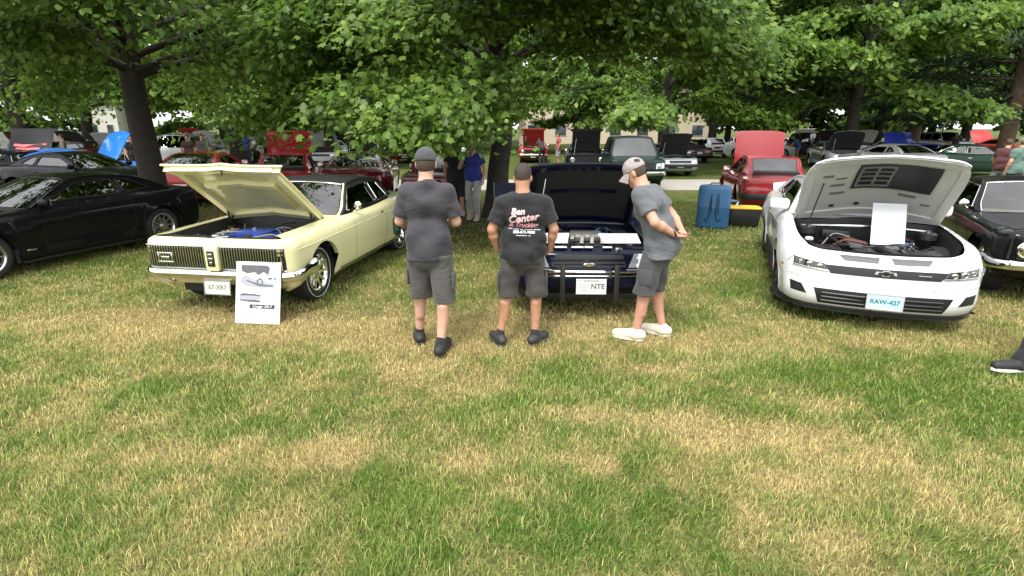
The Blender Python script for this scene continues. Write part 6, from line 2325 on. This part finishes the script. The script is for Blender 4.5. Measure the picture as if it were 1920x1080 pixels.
b.add(*tube([(.036 * math.cos(a), .036 * math.sin(a), 0) for a in np.linspace(0, 6.283, 17)], .008, 6, cap=False), TRIMBLK)
b.obj('wristband', man3, (-.118, -.255, 1.072), (1.0, .5, .8))
b = MB()
V, F = lathe([(0, .0), (.028, .0), (.028, .004), (0, .004)], 16, 'y')
b.add([(p[0], p[1], p[2] * .6) for p in V], F, TRIMBLK)
_hr = Matrix.Rotation(.15, 4, 'Z') @ Matrix.Rotation(-.50, 4, 'X')
_dn = Vector((-.62, -.62, .50)).normalized()
_pp = Vector((0, .18, 1.585)) + _hr.to_3x3() @ Vector((_dn.x * .092, -.012 + _dn.y * .110, .035 + _dn.z * .102))
b.obj('cap_patch', man3, _pp, (-( _hr.to_3x3() @ _dn)).to_track_quat('Y', 'Z').to_euler())

# walker leaving the frame on the right: dark trousers, dark shoes with white soles
m5 = G(1935, 690)
person('person', 'person in dark trousers and dark shoes with white soles striding past the white coupe', (m5.x + .12, m5.y - .02, 0), R(92), 1.76,
    dict(hipL=(-.09, .0, .93), hipR=(.09, 0, .93), kneeL=(-.10, .25, .53), ankL=(-.09, .36, .11), toeL=(-.09, .55, .07), kneeR=(.10, -.06, .50), ankR=(.10, -.36, .13), toeR=(.10, -.20, .03)),
    SKIN_A, cloth('navy_shirt', (.02, .025, .05)), None, cloth('dark_trousers', (.02, .022, .026)), SHOEBLK, SOLEWH, None, None, HAIRBR, h=.012, seed=22)

# ------------------------------------------------------------------ display board, chair, barrel, tote, cards
WHITEBOARD = mat('board_white', (.60, .61, .63), .5, var=.04)
PGREY = mat('print_grey', (.09, .095, .105), .6, var=.3, vscale=30)
PLIGHT = mat('print_light_grey', (.30, .32, .35), .6, var=.2, vscale=30)
c0 = (G(440, 605) + G(525, 610)) / 2
root = empty('display_board', (c0.x, c0.y, 0), R(-6))
tagk(root, 'white poster board with grey car pictures leaning before the yellow coupe', 'sign')
TB = R(16)
def onb(x, z, d=0.0):       # board plane, leaning back
    return (x, math.sin(TB) * z - d * math.cos(TB), math.cos(TB) * z - d * math.sin(TB) * -1 * 0)
b = MB()
W_, H_ = .50, .66
V, F = poly_slab([onb(-W_ / 2, 0), onb(W_ / 2, 0), onb(W_ / 2, H_), onb(-W_ / 2, H_)], (0, .008, 0))
b.add(V, F, WHITEBOARD); bo = b.obj('board', root, smooth=0)
b = MB(); b.add(*tube([onb(0, .5, -.02), (0, .36, .01)], .008, 6), TRIMBLK); b.obj('strut', root)
def pr(name, rects, m):
    b = MB()
    for (x0, z0, x1, z1) in rects:
        V = [onb(x0, z0, .0015), onb(x1, z0, .0015), onb(x1, z1, .0015), onb(x0, z1, .0015)]
        b.add(V, [[0, 1, 2, 3]], m)
    b.obj(name, bo, smooth=0, recalc=False)
def prp(name, pts, m, d=.0015):
    b = MB(); V = [Vector(onb(x, z, d)) for x, z in pts]
    b.add(V, [list(t) for t in tessellate_polygon([V])], m); b.obj(name, bo, smooth=0, recalc=False)
# upper picture: dark foliage band, pale coupe in front
prp('picture_trees', [(-.19, .56), (-.12, .535), (-.04, .55), (.0, .52), (.06, .555), (.11, .52), (.13, .60), (.10, .625), (-.19, .625)], PGREY)
prp('picture_car', [(-.20, .44), (-.19, .50), (-.12, .515), (-.08, .485), (.05, .455), (.17, .44), (.18, .40), (.10, .385), (-.05, .39), (-.12, .40)], PLIGHT)
prp('picture_shadow', [(-.14, .47), (-.04, .44), (.03, .425), (.17, .415), (.165, .40), (.02, .405), (-.05, .425), (-.13, .455)], PGREY, .0022)
b = MB(); V, F = lathe([(.036, 0), (.024, 0), (.022, .0)], 18, 'y'); b.add([onb(p[0] + .02, p[2] * 1.2 + .445, .0025) for p in V], F, PGREY); b.obj('picture_wheel', bo, smooth=0, recalc=False)
prp('picture_stroke', [(.11, .475), (.15, .475), (.155, .495), (.11, .495)], PGREY)
prp('picture_stroke', [(.165, .465), (.19, .475), (.215, .50), (.18, .49)], PGREY)
# lower picture: long side view
prp('picture_roof', [(-.205, .305), (-.17, .325), (-.06, .32), (.03, .31), (.035, .295), (-.10, .30), (-.20, .298)], PGREY)
prp('picture_side', [(-.205, .27), (-.20, .297), (.03, .294), (.035, .265), (-.03, .255), (-.2, .258)], PLIGHT)
prp('picture_sill', [(-.21, .257), (.03, .254), (.02, .228), (-.12, .235), (-.2, .245)], PGREY)
pr('caption_bar', [(-.09, .165, .19, .208)], mat('caption_dark', (.02, .02, .022), .6))
V, F = text_mesh('Cougar XR-7', .040, .15, .0008)
b = MB(); b.add([onb(p[0] + .05, p[1] + .187, .0026) for p in V], F, WHITEBOARD); b.obj('caption_text', bo, smooth=0, recalc=False)

# folding chair, dark blue fabric
g = G(958, 432)
root = empty('camp_chair', (g.x, g.y + .2, 0), R(8))
tagk(root, 'dark blue folding camp chair behind the person in the printed shirt', 'chair')
NAVYC = cloth('navy_canvas', (.015, .022, .045))
b = MB()
V, F = grid(lambda u, v: (-.30 + .6 * u, .22 + .12 * v + .05 * math.sin(u * math.pi), .42 + .48 * v), 8, 6); b.add(*slab(V, F, (0, .008, 0)), NAVYC); b.obj('backrest', root)
b = MB()
V, F = grid(lambda u, v: (-.28 + .56 * u, -.24 + .46 * v, .42 + .04 * abs(u * 2 - 1) - .02 * (1 - v)), 8, 6); b.add(*slab(V, F, (0, 0, -.008)), NAVYC); b.obj('seat', root)
FR = mat('chair_frame', (.10, .10, .11), .35, .7)
for (p, q_) in (((-.32, -.28, 0), (.30, .26, .46)), ((.32, -.28, 0), (-.30, .26, .46)), ((-.32, .30, 0), (-.30, -.26, .44)), ((.32, .30, 0), (.30, -.26, .44))):
    b = MB(); b.add(*tube([p, q_], .011, 6), FR); b.obj('leg', root)
for sx in (-.31, .31):
    b = MB(); b.add(*tube([(sx, .22, .42), (sx, .34, .92)], .011, 6), FR); b.obj('back_post', root)
    b = MB(); b.add(*box(sx, -.02, .62, .07, .5, .015, .006), NAVYC); b.add(*tube([(sx, -.25, .44), (sx, -.25, .62)], .011, 6), FR); b.obj('armrest', root)
g2 = G(930, 418)
b = MB(); b.add(*lathe([(0, 0), (.04, 0), (.045, .02), (.045, .13), (.03, .17), (.015, .19), (0, .19)], 14, 'z'), mat('jug_white', (.7, .7, .7), .4)); b.add(*lathe([(.018, .19), (.018, .21), (0, .21)], 10, 'z'), mat('jug_cap_red', (.4, .03, .03), .4))
tagk(b.obj('bottle', None, (g2.x, g2.y, 0)), 'small white bottle standing beside the dark blue camp chair', 'bottle')

# blue barrel bin with dark cords
g = G(1339, 430)
BARREL = mat('barrel_blue', (.035, .125, .27), .45, var=.15, vscale=5)
root = empty('blue_bin', (g.x + .05, g.y + .3, 0), R(-20))
tagk(root, 'upright blue plastic bin with two dark cords hanging on its front', 'bin')
b = MB()
ring = lambda s, z, k=.30: [(k * s * (abs(math.cos(a)) ** .62) * (1 if math.cos(a) > 0 else -1) * 1.08, .24 * s * (abs(math.sin(a)) ** .62) * (1 if math.sin(a) > 0 else -1), z) for a in np.linspace(0, 2 * math.pi, 33)[:-1]]
lv = [(.90, .0), (.97, .02), (1.0, .05), (1.0, .40), (1.02, .42), (1.02, .46), (1.0, .48), (1.0, .78), (.97, .83), (.90, .86), (.6, .87), (.01, .87)]
V = [p for s_, z in lv for p in ring(s_, z)]
F = [[i * 32 + j, i * 32 + (j + 1) % 32, (i + 1) * 32 + (j + 1) % 32, (i + 1) * 32 + j] for i in range(len(lv) - 1) for j in range(32)]
b.add(V, F, BARREL); b.obj('shell', root, smooth=40)
CORD = mat('cord_dark', (.01, .02, .06), .6)
for pts in ([(-.05, -.252, .70), (-.075, -.256, .45), (-.08, -.256, .25), (-.12, -.256, .16), (-.17, -.252, .21)], [(.08, -.252, .72), (.05, -.256, .5), (.055, -.256, .3), (.10, -.256, .17), (.16, -.252, .22)], [(-.04, -.252, .60), (-.05, -.256, .48), (-.03, -.256, .34)], [(.10, -.252, .62), (.09, -.256, .45), (.10, -.256, .32)]):
    b = MB(); b.add(*tube([tuple(p) for p in hermite(np.array(pts)[:, [2, 0, 1]], 4)[:, [1, 2, 0]]], .010, 6), CORD); b.obj('cord', root)
b = MB(); b.add(*tube([(-.12, 0, .86), (-.08, 0, .91), (.08, 0, .91), (.12, 0, .86)], .014, 6), TRIMBLK); b.obj('handle', root)

# black tote with yellow lid
g = G(1400, 428)
root = empty('storage_tote', (g.x + .05, g.y + .35, 0), R(-12))
tagk(root, 'black storage tote with yellow lid beside the blue bin', 'box')
b = MB()
V, F = box(0, 0, .19, .62, .42, .36, .03); b.add([(p[0] * (.9 + .25 * p[2]), p[1] * (.9 + .25 * p[2]), p[2]) for p in V], F, mat('tote_black', (.015, .015, .016), .5)); b.obj('tub', root)
LIDY = mat('lid_yellow', (.72, .45, .03), .45)
b = MB(); b.add(*box(0, 0, .385, .66, .46, .035, .014), LIDY); b.add(*box(.08, 0, .405, .36, .32, .02, .008), LIDY); b.obj('lid', root)
for sx in (-.33, .33):
    b = MB(); b.add(*box(sx, 0, .375, .04, .12, .06, .01), TRIMBLK); b.obj('latch', root)
g = G(1362, 424)
root = empty('folding_stool', (g.x + .25, g.y + .75, 0), R(10))
tagk(root, 'small blue and grey folding stool behind the blue bin', 'stool')
b = MB(); b.add(*box(0, 0, .44, .40, .34, .03, .012), cloth('stool_blue', (.05, .11, .24))); b.obj('seat', root)
for (p, q_) in (((-.2, -.16, 0), (.18, -.16, .43)), ((.2, -.16, 0), (-.18, -.16, .43)), ((-.2, .16, 0), (.18, .16, .43)), ((.2, .16, 0), (-.18, .16, .43))):
    b = MB(); b.add(*tube([p, q_], .012, 6), STEEL); b.obj('leg', root)

# cards: placard in the white coupe's engine bay, two white cards in the navy one
def card(label, car, P, m=None):
    M = Matrix.Translation(car.root.location) @ Matrix.Rotation(car.root.rotation_euler.z, 4, 'Z') @ Matrix.Scale(car.root.scale[0], 4)
    pts = [M @ Vector(p) for p in P]
    n = (pts[1] - pts[0]).cross(pts[3] - pts[0]).normalized() * .006
    b = MB(); b.add(*poly_slab(pts, n), m or WHITEBOARD)
    o = b.obj('info_card', None, smooth=0)
    tagk(o, label, 'sign')
    c = (pts[0] + pts[1] + pts[2] + pts[3]) / 4
    me = o.data
    for v in me.vertices: v.co -= c
    o.location = c
    return o, pts, c, n
o, pts, c, n = card('tall white paper placard propped in the white coupe engine bay', camaro, [(1.56, -.02, .77), (1.56, .30, .77), (1.36, .30, 1.20), (1.36, -.02, 1.20)])
b = MB()
for i, (w0, w1, t) in enumerate(((.30, .74, .93), (.34, .70, .89), (.2, .8, .10))):
    V = []
    for (u, v) in ((w0, t - .008), (w1, t - .008), (w1, t + .008), (w0, t + .008)):
        p = pts[0] * (1 - u) * (1 - v) + pts[1] * u * (1 - v) + pts[2] * u * v + pts[3] * (1 - u) * v
        V.append(p - c - n.normalized() * .0015)
    b.add(V, [[0, 1, 2, 3]], PLIGHT)
b.obj('print', o, smooth=0, recalc=False)
card('flat white card laid on the navy engine beside the person in the printed shirt', navy, [(1.98, -.57, .79), (1.98, -.22, .79), (1.72, -.18, .85), (1.72, -.55, .85)])
card('flat white card laid on the navy engine beside the bending person', navy, [(1.98, .18, .79), (1.98, .58, .79), (1.74, .58, .85), (1.74, .14, .85)])

# ------------------------------------------------------------------ people further back
def bgperson(label, px, Y, facing, shirt, leg, joints=None, shorts=False, H=1.75, hair=HAIRBR, sk=SKIN_C, hat=None, shoes=None, seed=1, build=1.0, h=.016, dx=0.0):
    return person('person', label, (PX(px, Y) + dx, Y, 0), facing, H, joints, sk, cloth('bg_' + label[:22], shirt), cloth('bgs_' + label[:22], leg) if shorts else None, None if shorts else cloth('bgl_' + label[:22], leg),
                  shoes or SHOEBLK, SOLEWH, None, hat, hair, h=h, seed=seed, fingers=(h < .013), build=build)


ph = dict(elR=(.30, .05, 1.18), wrR=(.16, .22, 1.42), hdR=(.10, .16, 1.52), kneeL=(-.10, .14, .52), ankL=(-.10, .12, .10), toeL=(-.10, .30, .05), kneeR=(.11, .0, .50), ankR=(.11, -.14, .09), toeR=(.12, .04, .03))
bgperson('person in royal blue shirt and pale grey trousers walking by the maple trunk', 893, 12.35, R(172), (.012, .03, .20), (.34, .33, .33), ph, hair=HAIRBR, sk=SKIN_C, h=.011, seed=31, shoes=mat('shoe_tan', (.45, .36, .24), .7), dx=-.05)
bgperson('person in black shirt and dark shorts standing left of the blue shirted walker', 862, 12.9, R(10), (.012, .011, .012), (.015, .014, .014), None, True, hair=HAIRDK, sk=SKIN_C, h=.012, seed=33, shoes=mat('shoe_grey', (.4, .4, .4), .7), build=1.15, dx=-.05)
bgperson('person in muted green shirt and dark shorts standing beyond the black classic coupe', 1888, 14.9, R(8), (.09, .16, .13), (.02, .02, .022), None, True, h=.014, seed=35, build=1.2, hair=HAIRBR, hat=cloth('cap_olive', (.16, .14, .08)))
bgperson('person in dark red shirt and grey shorts leaning beside the green shirted person', 1862, 15.6, R(-50), (.06, .012, .014), (.20, .22, .22), dict(chest=(0, .10, 1.30), neck=(0, .18, 1.47), head=(0, .26, 1.61), shL=(-.17, .13, 1.39), shR=(.17, .13, 1.39), elL=(-.25, .2, 1.16), elR=(.25, .2, 1.16), wrL=(-.2, .35, 1.0), wrR=(.2, .35, 1.0)), True, h=.014, seed=37, sk=SKIN_B)
bgperson('person in dark brown shirt strolling right of the shade tree trunk', 362, 23.5, R(-160), (.05, .02, .015), (.04, .04, .05), None, h=.018, seed=41, sk=SKIN_B, hair=HAIRDK)
bgperson('person in grey shirt strolling beside the one in dark brown', 389, 24.2, R(-150), (.12, .11, .11), (.05, .05, .06), None, h=.018, seed=42)
bgperson('person in black clothes standing at the left side of the shade tree trunk', 259, 22.0, R(-120), (.015, .015, .016), (.015, .015, .018), None, h=.018, seed=43, hair=HAIRDK)
bgperson('person in dark shirt with small white mark among the white hoods', 80, 23.5, R(150), (.02, .016, .014), (.06, .06, .08), None, h=.018, seed=44, build=1.15, sk=SKIN_C)
bgperson('person in pale grey shirt standing near the blue raised hood', 131, 24.5, R(120), (.26, .25, .23), (.30, .14, .15), None, h=.018, seed=45)
bgperson('person in slate blue shirt stooping at the far left cars', 36, 23.0, R(-100), (.08, .12, .19), (.04, .05, .10), dict(chest=(0, .12, 1.28), neck=(0, .24, 1.42), head=(0, .33, 1.53), shL=(-.17, .17, 1.36), shR=(.17, .17, 1.36), elL=(-.22, .3, 1.12), elR=(.22, .3, 1.12), wrL=(-.15, .42, .95), wrR=(.15, .42, .95)), h=.018, seed=46)
bgperson('person in brown shirt at the edge of the far left cars', 8, 24.0, R(-60), (.07, .05, .045), (.04, .04, .05), None, h=.018, seed=47)
bgperson('person in blue shirt among the distant white hoods', 467, 30.5, R(170), (.05, .09, .36), (.06, .06, .08), None, h=.02, seed=48)
bgperson('person in rosy red shirt near the red classic car', 1046, 31.0, R(100), (.42, .07, .10), (.25, .25, .27), None, True, h=.02, seed=49)
bgperson('person in dark clothes leaning over the front of the red classic car', 1016, 31.2, R(20), (.03, .02, .018), (.02, .02, .025), dict(chest=(0, .22, 1.18), neck=(0, .36, 1.26), head=(0, .46, 1.33), pel=(0, -.05, .95), waist=(0, .06, 1.06), shL=(-.17, .28, 1.22), shR=(.17, .28, 1.22), elL=(-.22, .36, 1.0), elR=(.22, .36, 1.0), wrL=(-.15, .5, .86), wrR=(.15, .5, .86)), h=.02, seed=50)
bgperson('person in blue shirt bending at the car behind the dark red hatchback', 1492, 33.0, R(60), (.03, .07, .28), (.22, .16, .08), dict(chest=(0, .14, 1.26), neck=(0, .26, 1.40), head=(0, .35, 1.51), shL=(-.17, .19, 1.34), shR=(.17, .19, 1.34), elL=(-.22, .3, 1.1), elR=(.22, .3, 1.1), wrL=(-.15, .42, .95), wrR=(.15, .42, .95)), h=.02, seed=51)
bgperson('person in black shirt beyond the dark green classic coupe', 1782, 33.0, R(180), (.015, .015, .018), (.05, .05, .06), None, h=.02, seed=52, hair=HAIRDK)
